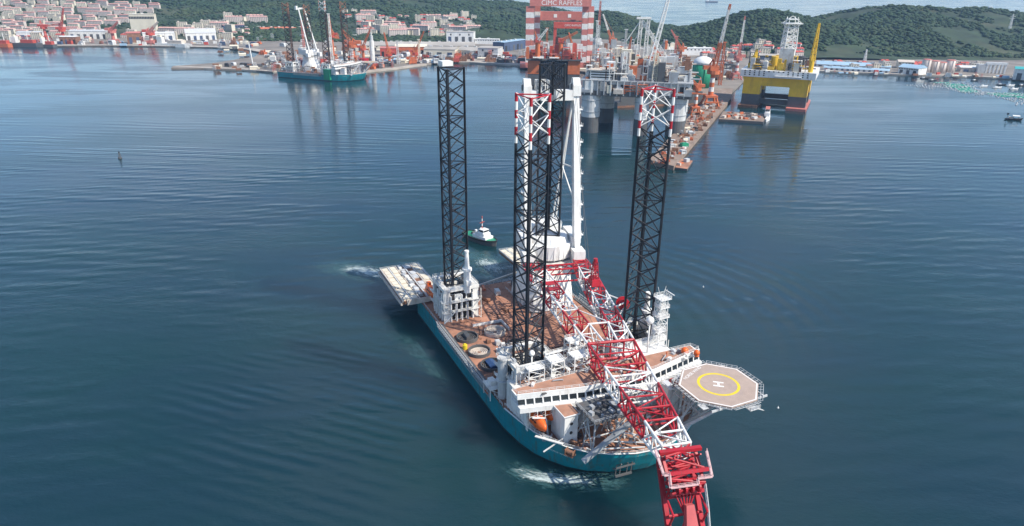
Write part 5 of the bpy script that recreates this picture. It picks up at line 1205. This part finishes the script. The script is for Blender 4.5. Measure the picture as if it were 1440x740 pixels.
# -------- rubble hill face, pylons, wind turbine
for i,(px_,py_,h_,lb) in enumerate(((217,30,44,'slim white wind turbine on the left hill'),(1217,80,22,'pale lattice mast on the slope of the right hill'),(1414,62,34,'pale power pylon on the far right hill'),(356,92,40,'white flagpole like mast leaning on the left breakwater'))):
    P = at(px_,py_,2.5 if i==3 else 10); 
    if i in (0,1,2): P = Vector((P.x*.985,P.y*.985,0)); P.z = ground_z(P.x,P.y)
    m_ = MB()
    if i in (0,3): m_.tube((0,0,-2),(0 if i==0 else -3,0,h_),1.2 if i==3 else 1.4,8,0,.8)
    else: lattice(m_,(0,0,-2),(0,0,h_),5,1.5,7,.4,.25)
    if i == 0:
        for k in range(3): m_.tube((0,-1.5,h_),(18*math.sin(k*2.094+.3),-1.5,h_+18*math.cos(k*2.094+.3)),.9,5,0,.25)
    if i == 2:
        for z in (.7,.85): m_.cbox((0,0,h_*z),(13,1,.8))
    o = m_.build(['wind_turbine','lattice_mast','power_pylon','signal_mast'][i],'white2'); o.location = P; tag(o,lb,['turbine','mast','pylon','mast'][i])
# -------- housing
def housing_proto(w,d,h,floors,cols,wall,roof,hip):
    m1 = MB().box(-w/2,w/2,-d/2,d/2,-8,h); m2 = MB()
    if hip:
        for k in range(cols//2 or 1):
            x0 = -w/2+w*k/(cols//2 or 1); x1 = x0+w/(cols//2 or 1); m2.loft([[(x0-.3,-d/2-.8,h),(x1+.3,-d/2-.8,h),(x1+.3,d/2+.8,h),(x0-.3,d/2+.8,h)],[(x0+2,-.5,h+hip),(x1-2,-.5,h+hip),(x1-2,.5,h+hip),(x0+2,.5,h+hip)]])
    else: m2.box(-w/2-.4,w/2+.4,-d/2-.4,d/2+.4,h,h+.9).box(-w/2+2,-w/2+6,-2,2,h+.9,h+3.5)
    m3 = MB()
    for f_ in range(floors):
        for c in range(cols):
            x = -w/2+w*(c+.5)/cols; z = h*(f_+.28)/floors; m3.box(x-w/cols*.28,x+w/cols*.28,-d/2-.12,-d/2-.01,z,z+h/floors*.5)
    return [q.mesh(n,mt) for q,n,mt in ((m1,'wall',wall),(m2,'roof',roof),(m3,'windows',M['dgrey']))]
M['pinkroof2'] = mat('rose_tile_roof', (0.55, 0.33, 0.29), 0.8, var=0.2, vscale=0.05)
PROT = [housing_proto(44,13,17,5,8,'pinkw','pinkroof',3.2), housing_proto(36,12,19,6,6,'cream','pinkroof2',3.0), housing_proto(52,13,16,5,10,'pinkw','pinkroof2',3.2),
        housing_proto(26,13,20,6,5,'cream','beige',0), housing_proto(18,12,12,4,3,'cream','greyroof',0), housing_proto(14,10,8,3,3,'cream','pinkroof',2.5), housing_proto(22,11,9,3,4,'pinkw','yred',2.8)]
PN = ['apartment_block']*3+['apartment_block','apartment_block','house','house']
def house(k,x,y,rz,label,group,sc=1.0):
    z = ground_z(x,y); t = thing(PN[k],label,'building',(x,y,z),rz,group); t.scale=(sc,sc,sc)
    for me,nm in zip(PROT[k],('wall','roof','windows')): obj(nm,me,t)['kind'] = 'thing' if nm!='windows' else 'stuff'
    return t
q = random.Random(4)
for j,y0 in enumerate(range(1900,2560,60)):          # pink-roofed rows on the far left slope
    x = -.80*y0
    while x < -1165-(y0-2000)*.05*j*.2:
        k = q.choice((0,0,1,2,3,4,1)); house(k,x,y0+q.uniform(-14,14),R(q.uniform(-8,14)),('pale pink apartment block with rose tiled roof in the far left rows' if k<3 else 'flat roofed pale tower among the pink far left rows'),'pink apartment rows on the far left slope',.8); x += (44,36,52,26,18)[k]*.8+q.uniform(5,12)+(30 if q.random()<.08 else 0)
for i in range(26):
    x,y = q.uniform(-985,-790), q.uniform(1950,2330); house(q.choice((3,4,4,2)),x,y,R(q.uniform(-25,25)),'white apartment block in the cluster behind the white hipped hall','white blocks behind the hipped hall')
for i in range(85):
    y = q.uniform(2030,2480); x = q.uniform(-520,-110)*y/2200; house(q.choice((3,4,4,5,2,6)),x,y,R(q.uniform(-25,35)),'small pale town building on the slope above the cream halls','pale town buildings above the halls')
for i in range(34):
    y = q.uniform(1520,1640); x = q.uniform(.26,.40)*y; house(q.choice((5,6,6,4)),x,y,R(q.uniform(-40,40)),'small reddish village house below the right hill','village houses below the right hill')
for i in range(18):
    x,y = q.uniform(-1500,-1250)*1.0, q.uniform(2620,2760); house(q.choice((4,5)),x,y,R(q.uniform(-20,20)),'pale roofed building high on the left wooded hill','pale buildings on the wooded hill')
for i in range(34):
    px_ = q.uniform(1150,1430); P = at(px_, q.uniform(88,97)+(px_-1150)*.02, 2.5); house(q.choice((5,6,4)),P.x,P.y,R(q.uniform(-15,15)),'low shore building among the sheds on the right shore','low buildings along the right shore',.8)
for i in range(48):
    px_ = q.uniform(-5,370); P = at(px_, q.uniform(48,57), 2.5); house(q.choice((4,5,3,6)),P.x,P.y,R(q.uniform(-15,15)),'low pale building in the far left harbour yard','low buildings of the far left yard',.9)
# -------- yard clutter: steel blocks, containers, stacks
PR = []; CN = []
KINDS = [('steel_block','rustm','rusty brown'),('steel_block','orange2','orange'),('hull_section','lgrey','light grey'),('container_stack','yred','red'),('container_stack','slate','slate blue'),('container_stack','white','white'),
         ('hull_section','dgrey','dark grey'),('scaffold_tower','hazered','pale red'),('work_shelter','cream','cream'),('pipe_stack','rustm','rusty brown'),('scaffold_tower','lgrey','light grey'),('work_shelter','blueroof','pale blue')]
for i,(nm,mt,cn) in enumerate(KINDS):
    m_ = MB()
    if nm == 'container_stack':
        for k in range(3):
            for j in range(2): m_.box(-6+j*6.2,-.2+j*6.2,-2.6+k*.05,2.4,k*2.65,k*2.65+2.55)
    elif nm == 'steel_block':
        m_.box(-6,6,-4,4,.8,6); m_.box(-4,3,-3,3,6,9.5); m_.box(-7,-5,-4.5,4.5,0,4); m_.tube((5,0,3),(5,0,13),.8,6)
        for k in range(3): m_.beam((-5+5*k,-4.2,0),(-5+5*k,-4.2,8),.6,.6)
    elif nm == 'hull_section':
        a_ = [(-7,0),(-7,5),(-5.5,8),(5.5,8),(7,5),(7,0),(5.6,0),(5.6,4.6),(4.8,6.6),(-4.8,6.6),(-5.6,4.6),(-5.6,0)]; m_.loft([[(x,y,z+.3) for x,z in a_] for y in (-5,5)])
        for k in range(4): m_.box(-5,5,-4+2.6*k,-3.7+2.6*k,.3,5)
    elif nm == 'scaffold_tower':
        for x in (-3,0,3):
            for y in (-2,2): m_.beam((x,y,0),(x,y,13),.35,.35)
        for z in (3,6.3,9.6,12.8): m_.box(-3.4,3.4,-2.4,2.4,z,z+.3)
        for z in (0,3.3,6.6): m_.beam((-3,-2.2,z),(3,-2.2,z+3.3),.3,.3)
    elif nm == 'work_shelter':
        m_.box(-8,8,-4,4,0,4); m_.loft([[(x,-4.5,4),(x,4.5,4),(x,0,6.2)] for x in (-8.4,8.4)])
    else:
        for k in range(4):
            for j in range(4-k): m_.tube((-7,-3+2*j+k,1+1.75*k),(7,-3+2*j+k,1+1.75*k),.95,8)
    PR.append((nm,m_.mesh(nm,mt))); CN.append(cn)
def scatter(n,px0,px1,f_,sc,where,grp,mix):
    for i in range(n):
        px_ = q.uniform(px0,px1); y0,y1 = f_(px_); P = at(px_,q.uniform(y0,y1),2.5); k = q.choice(mix); nm,me = PR[k]; o = obj(nm,me,None,P,q.uniform(-.5,.5)); s_ = sc*q.uniform(.6,1.5); o.scale=(s_,s_,s_*q.uniform(.7,1.3))
        tag(o,f'{CN[k]} {nm.replace("_"," ")} {where}',nm.split('_')[1],grp)
fq = lambda px_: (float(np.interp(px_,[380,440,505,520,600,660,740],[86,84,84,84,80,80,82])), float(np.interp(px_,[380,440,505,520,600,660,740],[101,97,98,99.5,90,86,90])))
scatter(250,385,740,fq,.8,'on the quay between the sister vessel and the giant gantry','quay clutter in the middle yard',(0,1,2,2,3,4,5,6,7,7,8,9,9,10,10,11,6))
scatter(110,760,1025,lambda p:(88,112),1.0,'in the crowded yard behind the platforms','yard clutter behind the platforms',(0,1,2,10,5,7,8,9,6,10,7))
scatter(100,0,360,lambda p:(58.5,64.5),.75,'on the far left quay','quay clutter on the far left',(0,3,4,5,7,2,8,9,10,8,5,11))
scatter(24,300,385,lambda p:(91,99),.6,'on the left breakwater','clutter on the left breakwater',(9,8,2,6,10))
scatter(36,1150,1435,lambda p:(100+(p-1150)*.03,103+(p-1150)*.03),.45,'on the right shore quay','quay clutter on the right shore',(9,8,5,11,7,3))
scatter(120,300,700,lambda p:(52 if p<500 else 72,80),.8,'in the open storage yard behind the quay','stored steel behind the quay',(9,2,5,8,6,4,10,8,1,9))
scatter(40,375,400,lambda p:(78,96),.7,'on the ground beside the sister vessel stern','clutter beside the sister vessel stern',(9,8,2,6,10,5))
# pier load
for i in range(170):
    t_ = q.random(); s_ = q.random(); a = at(914,230,4).lerp(at(990,146,4),t_); b_ = at(946,238,4).lerp(at(1024,142,4),t_); P = a.lerp(b_,.08+.84*s_); k = q.choice((0,9,1,2,5,8,7,6,9,10,9)); nm,me = PR[k]
    o = obj(nm,me,None,(P.x,P.y,4.0),q.uniform(-.5,.5)); f_ = q.uniform(.15,.42); o.scale=(f_,f_,f_*q.uniform(.6,1.2)); tag(o,f'{CN[k]} {nm.replace("_"," ")} lying on the fitting out pier',nm.split('_')[1],'loads on the fitting out pier')
P = at(962,206,4); m_ = MB(); m_.cbox((0,0,1.6),(7,5,3.2),.3); m_.cbox((0,0,3.4),(5,3.6,.5),.3); o = m_.build('site_cabin','green',None); o.location=P; tag(o,'small green site cabin near the outer end of the pier','cabin')
# -------- barges and boats
def barge(label,pts,z1,mt,rzload=0,n=0):
    P4 = [at(px_,py_,0) for px_,py_ in pts]; c = sum(P4,Vector())/4; t = thing('barge',label,'barge',(c.x,c.y,0)); pr = [(p.x-c.x,p.y-c.y) for p in P4]
    MB().prism(pr[::-1],-1,z1-.3).build('hull','dgrey' if mt!='rustm' else 'rustm',t); MB().prism([(x*.98,y*.98) for x,y in pr][::-1],z1-.3,z1).build('deck',mt,t)
    for i in range(n):
        a,b_ = q.random(),q.random(); A1=P4[0].lerp(P4[1],.05+.8*a); B1=P4[3].lerp(P4[2],.05+.8*a); p = A1.lerp(B1,.15+.7*b_)-c; h_=q.uniform(.6,3); MB().cbox((p.x,p.y,z1+h_/2),(q.uniform(1.5,6),q.uniform(1.5,4),h_),q.random()).build('deck_load',q.choice(['rustm','beige','orange2','lgrey','dgrey']),t)
    return t
barge('flat brown deck barge loaded with steel beside the yellow rig',((1010,171),(1073,175),(1080,164),(1016,160)),3,'pierdeck',0,34)
barge('small flat brown pontoon at the outer tip of the pier',((949,238.5),(966,241),(974,229),(957,226.5)),2,'deck',0,3)
P0,P1 = at(1077,172,0),at(1079,160,0); t = thing('workboat','white workboat with tall wheelhouse at the end of the brown barge','boat',(P0+P1)/2,ang(P1,P0))
h_ = (P1-P0).length/2; MB().loft([[(x,w,z) for x,w in ((-h_,3),(h_*.5,4),(h_,.4))]+[(x,-w,z) for x,w in ((h_,.4),(h_*.5,4),(-h_,3))] for z in (-1,3)]).build('hull','white2',t)
MB().box(-h_*.6,h_*.3,-3,3,3,7).build('deckhouse','white2',t); MB().box(-h_*.4,h_*.1,-2.4,2.4,7,11).build('wheelhouse','white2',t); MB().box(-h_*.4-.1,h_*.1+.1,-2.5,2.5,8.6,10).build('window','glass',t); MB().box(-h_*.5,h_*.2,-2.6,2.6,11,11.5).build('roof','hazered',t)
def fishing_boat(label,P,rz,L_,hullm='dark',group=None,canopy=True):
    t = thing('fishing_boat',label,'boat',P,rz,group); h_=L_/2; st=[(-h_,.8),(-h_*.5,1),(h_*.3,1),(h_*.75,.6),(h_,.08)]
    MB().loft([[(x*f_,w*L_*.14*f_,z+(.10*L_*max(0,x/h_)**2 if z>0 else 0)) for x,w in st]+[(x*f_,-w*L_*.14*f_,z+(.10*L_*max(0,x/h_)**2 if z>0 else 0)) for x,w in st[::-1]] for z,f_ in ((-.5,.85),(L_*.08,1))]).build('hull',hullm,t)
    MB().box(-h_*.55,-h_*.05,-L_*.08,L_*.08,L_*.08,L_*.2).build('wheelhouse','white2' if not canopy else 'beige',t)
    if canopy:
        m_ = MB()
        for x in (-h_*.1,h_*.5):
            for s in (-1,1): m_.beam((x,s*L_*.11,L_*.08),(x,s*L_*.11,L_*.27),.25,.25)
        m_.build('canopy_post','dgrey',t); MB().loft([[(x,-L_*.13,L_*.27),(x,0,L_*.32),(x,L_*.13,L_*.27),(x,0,L_*.30)] for x in (-h_*.2,h_*.6)]).build('canopy','white2',t); MB().tube((-h_*.75,0,L_*.08),(-h_*.75,0,L_*.42),.2,6).build('mast','dark',t); MB().box(-h_*.85,-h_*.62,-.6,.6,L_*.32,L_*.42).build('net_drum','dark',t)
    return t
a,b_ = at(1412,168,0),at(1438,170,0); fishing_boat('dark wooden fishing boat with pale canopy near the right edge',(a+b_)/2,ang(a,b_),(b_-a).length,'dark')
for i,(px_,py_,rz,mt) in enumerate(((1312,114,.1,'dark'),(1371,114,.2,'dark'),(1408,120,-.2,'dark'),(1383,122,.1,'white2'),(1402,124,0,'white2'),(1421,121,.1,'white2'),(1426,126,.1,'white2'),(1300,111,-.1,'dark'),(1437,121,.3,'dark'))):
    fishing_boat('small %s boat moored among the fish farm floats off the right shore'%('dark' if mt=='dark' else 'white'),at(px_,py_,0),rz,15,mt,'boats moored at the fish farm',False)
# far-left moored ships
for (pa_,pb2,z1,mt,lb) in (((14,66),(58,67),9,'dgrey','dark hulled ship with red deck moored at the far left quay'),((56,66.5),(78,67),6,'dgrey','small dark vessel moored behind the red decked ship'),((218,65.6),(268,67.5),8,'white','pale moored vessel beside the left red crane'),((-8,66.5),(15,67),8,'orange2','orange hulled vessel cut by the left edge')):
    a,b_ = at(*pa_,0),at(*pb2,0); L_=(b_-a).length; t = thing('cargo_ship',lb,'ship',a,ang(a,b_)); MB().loft([[(0,1,z),(L_*.85,0,z),(L_,7,z),(L_*.85,14,z),(0,13,z)] for z in (-1,z1)]).build('hull',mt,t)
    MB().box(L_*.35,L_*.75,2,12,z1,z1+7).build('cargo','yred' if mt!='white' else 'beige',t); MB().box(L_*.06,L_*.2,2,12,z1,z1+14).build('superstructure','white',t); MB().box(L_*.08,L_*.16,4,10,z1+14,z1+18).build('wheelhouse','cream',t); MB().tube((L_*.55,7,z1),(L_*.55,7,z1+24),.8,6).build('mast','white',t)
a,b_ = at(868,152,0),at(990,147,0); L_=(b_-a).length; t = thing('floating_dock','long dark floating dock behind the columns of the pale platform','dock',a,ang(a,b_)); MB().box(0,L_,0,30,-2,7).build('hull','dgrey',t)
for y_ in (0,27): MB().box(4,L_-4,y_,y_+3,7,17).build('side_wall','dgrey',t)
MB().box(0,L_,-.3,0,-2,2.5).build('boot_band','rustm',t)
for (px_,py_,L_,lb) in ((1400,16.5,120,'white ship on the open sea above the right hills'),(1001,3.5,110,'pale ship far out on the sea above the hoist towers')):
    P = at(px_,py_,0); t = thing('cargo_ship',lb,'ship',P,.05); MB().loft([[(-L_/2,-8,z),(L_*.42,-8,z),(L_/2,0,z),(L_*.42,8,z),(-L_/2,8,z)] for z in (-1,9)]).build('hull','dgrey',t); MB().box(-L_*.45,-L_*.25,-7,7,9,30).build('superstructure','white2',t); MB().box(-L_*.1,L_*.35,-6,6,9,13).build('cargo','lgrey',t)
# -------- buoys
P = at(169,223,0); t = thing('channel_buoy','dark channel buoy alone on the open water at left','buoy',P); MB().cyl(0,0,-.5,1.2,1.6,14).build('float_body','dgrey',t); m_ = MB(); lattice(m_,(0,0,1.2),(0,0,5.2),1.5,.7,3,.12,.08); m_.build('tower','dgrey',t); MB().cyl(0,0,5.2,6.3,.5,8).build('lantern','dark',t)
for px_,py_,lb in ((989,404,'small pale float on the rippled water right of the crane drum'),(1094,574,'tiny white float on the water right of the helideck')):
    m_ = MB().ball((0,0,.1),.4,10,6); m_.cyl(0,0,.4,.9,.1,6); o = m_.build('mooring_float','white2',None,True); o.location=at(px_,py_,0); tag(o,lb,'float')
# -------- fish farm
M['net'] = mat('green_net', (0.03, 0.24, 0.17), 0.8, var=0.4, vscale=0.3)
farm = [((1284,120),(1318,126),7,False),((1318,116),(1358,124),9,True),((1334,121),(1368,131),8,True),((1352,128),(1392,134),7,False),((1385,130),(1416,137),8,True),((1408,131),(1446,140),10,True),((1418,138),(1452,150),8,False)]
for i,(pa_,pb2,rows,gr) in enumerate(farm):
    a,b_ = at(*pa_,0),at(*pb2,0); L_=(b_-a).length; t = thing('fish_farm_raft',('%s fish farm raft %s'%('green netted' if gr else 'pale',['at the left end of the farm','off the left silos','in the middle off the silos','below the white portal frame','right of the middle boats','at the right edge near the boats','at the right edge, closest to the camera'][i])),'raft',a,ang(a,b_),'fish farm rafts')
    m_ = MB(); q2 = random.Random(i)
    for r_ in range(rows):
        for c in range(int(L_/5)):
            if q2.random() < .25: continue
            m_.cbox((c*5+q2.uniform(-1,1),-12+r_*6+q2.uniform(-1.5,1.5)+6*math.sin(c*.3+i),.35),(1.7,1.2,.9),q2.random())
    m_.build('floats','white2',t)['kind']='stuff'
    if gr:
        for k in range(int(L_/9)):
            if q2.random()<.2: continue
            MB().box(k*9,k*9+7.5,-8+5*math.sin(k*.6),-8+rows*3.2+5*math.sin(k*.6),.05,.3).build('net_panel','net',t)
# -------- foam and disturbed water
def foam(label, pts, w0, dens, seed, z=.03, amax=.72, col=(.66,.76,.75,1)):
    F = bpy.data.materials.new('sea_foam'); F.use_nodes = True; n = F.node_tree.nodes; l = F.node_tree.links; b = n['Principled BSDF']; b.inputs['Base Color'].default_value=col; b.inputs['Roughness'].default_value=.8
    g = n.new('ShaderNodeNewGeometry'); at_ = n.new('ShaderNodeAttribute'); at_.attribute_name='edge'
    mp = n.new('ShaderNodeMapping'); mp.inputs['Scale'].default_value=(.28,1.0,1); mp.inputs['Location'].default_value=(seed*9,0,0); fl = n.new('ShaderNodeAttribute'); fl.attribute_name='flow'; l.new(fl.outputs['Vector'],mp.inputs['Vector'])
    t = n.new('ShaderNodeTexNoise'); t.inputs['Scale'].default_value=.8; t.inputs['Detail'].default_value=9; t.inputs['Roughness'].default_value=.72; t.inputs['Distortion'].default_value=1.2; l.new(mp.outputs[0],t.inputs['Vector'])
    ad = n.new('ShaderNodeMath'); ad.operation='MULTIPLY_ADD'; ad.inputs[1].default_value=.42; l.new(at_.outputs['Fac'],ad.inputs[0]); l.new(t.outputs[0],ad.inputs[2])
    mr = n.new('ShaderNodeMapRange'); mr.interpolation_type='SMOOTHSTEP'; mr.inputs[1].default_value=.92-dens; mr.inputs[2].default_value=1.2-dens; mr.inputs[4].default_value=amax; l.new(ad.outputs[0],mr.inputs[0]); l.new(mr.outputs[0],b.inputs['Alpha'])
    P = [at(px_,py_,z) for px_,py_ in pts]; nl = 40; nw = 8; vs=[]; ed=[]; fv=[]; Ltot=sum((P[i+1]-P[i]).length for i in range(len(P)-1))
    for i in range(nl+1):
        s = i/nl*(len(P)-1); k = min(int(s),len(P)-2); p = P[k].lerp(P[k+1],s-k); d=(P[k+1]-P[k]).normalized(); nr=Vector((-d.y,d.x,0)); e1 = math.sin(math.pi*i/nl)**.5
        for j in range(nw+1): y=(j/nw*2-1); vs.append(p+nr*(y*w0)); ed.append(e1*(1-y*y)); fv += [i/nl*Ltot, y*w0, 0]
    fs=[(i*(nw+1)+j,i*(nw+1)+j+1,(i+1)*(nw+1)+j+1,(i+1)*(nw+1)+j) for i in range(nl) for j in range(nw)]
    me=bpy.data.meshes.new('foam'); me.from_pydata([tuple(v) for v in vs],[],fs); me.materials.append(F); A=me.attributes.new('edge','FLOAT','POINT'); A.data.foreach_set('value',ed); B_=me.attributes.new('flow','FLOAT_VECTOR','POINT'); B_.data.foreach_set('vector',fv)
    tag(obj('foam',me),label,'foam',kind='stuff')
foam('white wash along the teal bow',[(712,657),(745,667),(785,673),(820,676),(856,672)],3.4,.19,1)
foam('thin white wash line beside the bow',[(725,668),(770,676),(850,680)],1.8,.22,2,.05)
foam('churned pale water at the stern platform',[(470,380),(500,378),(540,386),(552,392)],10,.19,3)
foam('thruster wash between tug and stern',[(668,362),(690,372),(705,392)],10,.17,4)

GRN = (.10,.24,.25,1)
foam('pale aerated water around the bow wash',[(690,645),(735,664),(790,676),(860,676),(900,680)],8,.22,7,.015,.35,GRN)
foam('pale aerated water trailing from the stern platform',[(430,372),(480,376),(545,388),(575,400)],18,.22,8,.015,.35,GRN)
foam('pale aerated water between tug and stern',[(640,350),(680,365),(715,398)],16,.22,9,.015,.35,GRN)
foam('greenish churned water along the left hull side',[(530,455),(575,480),(640,545),(690,610)],10,.16,10,.015,.25,GRN)
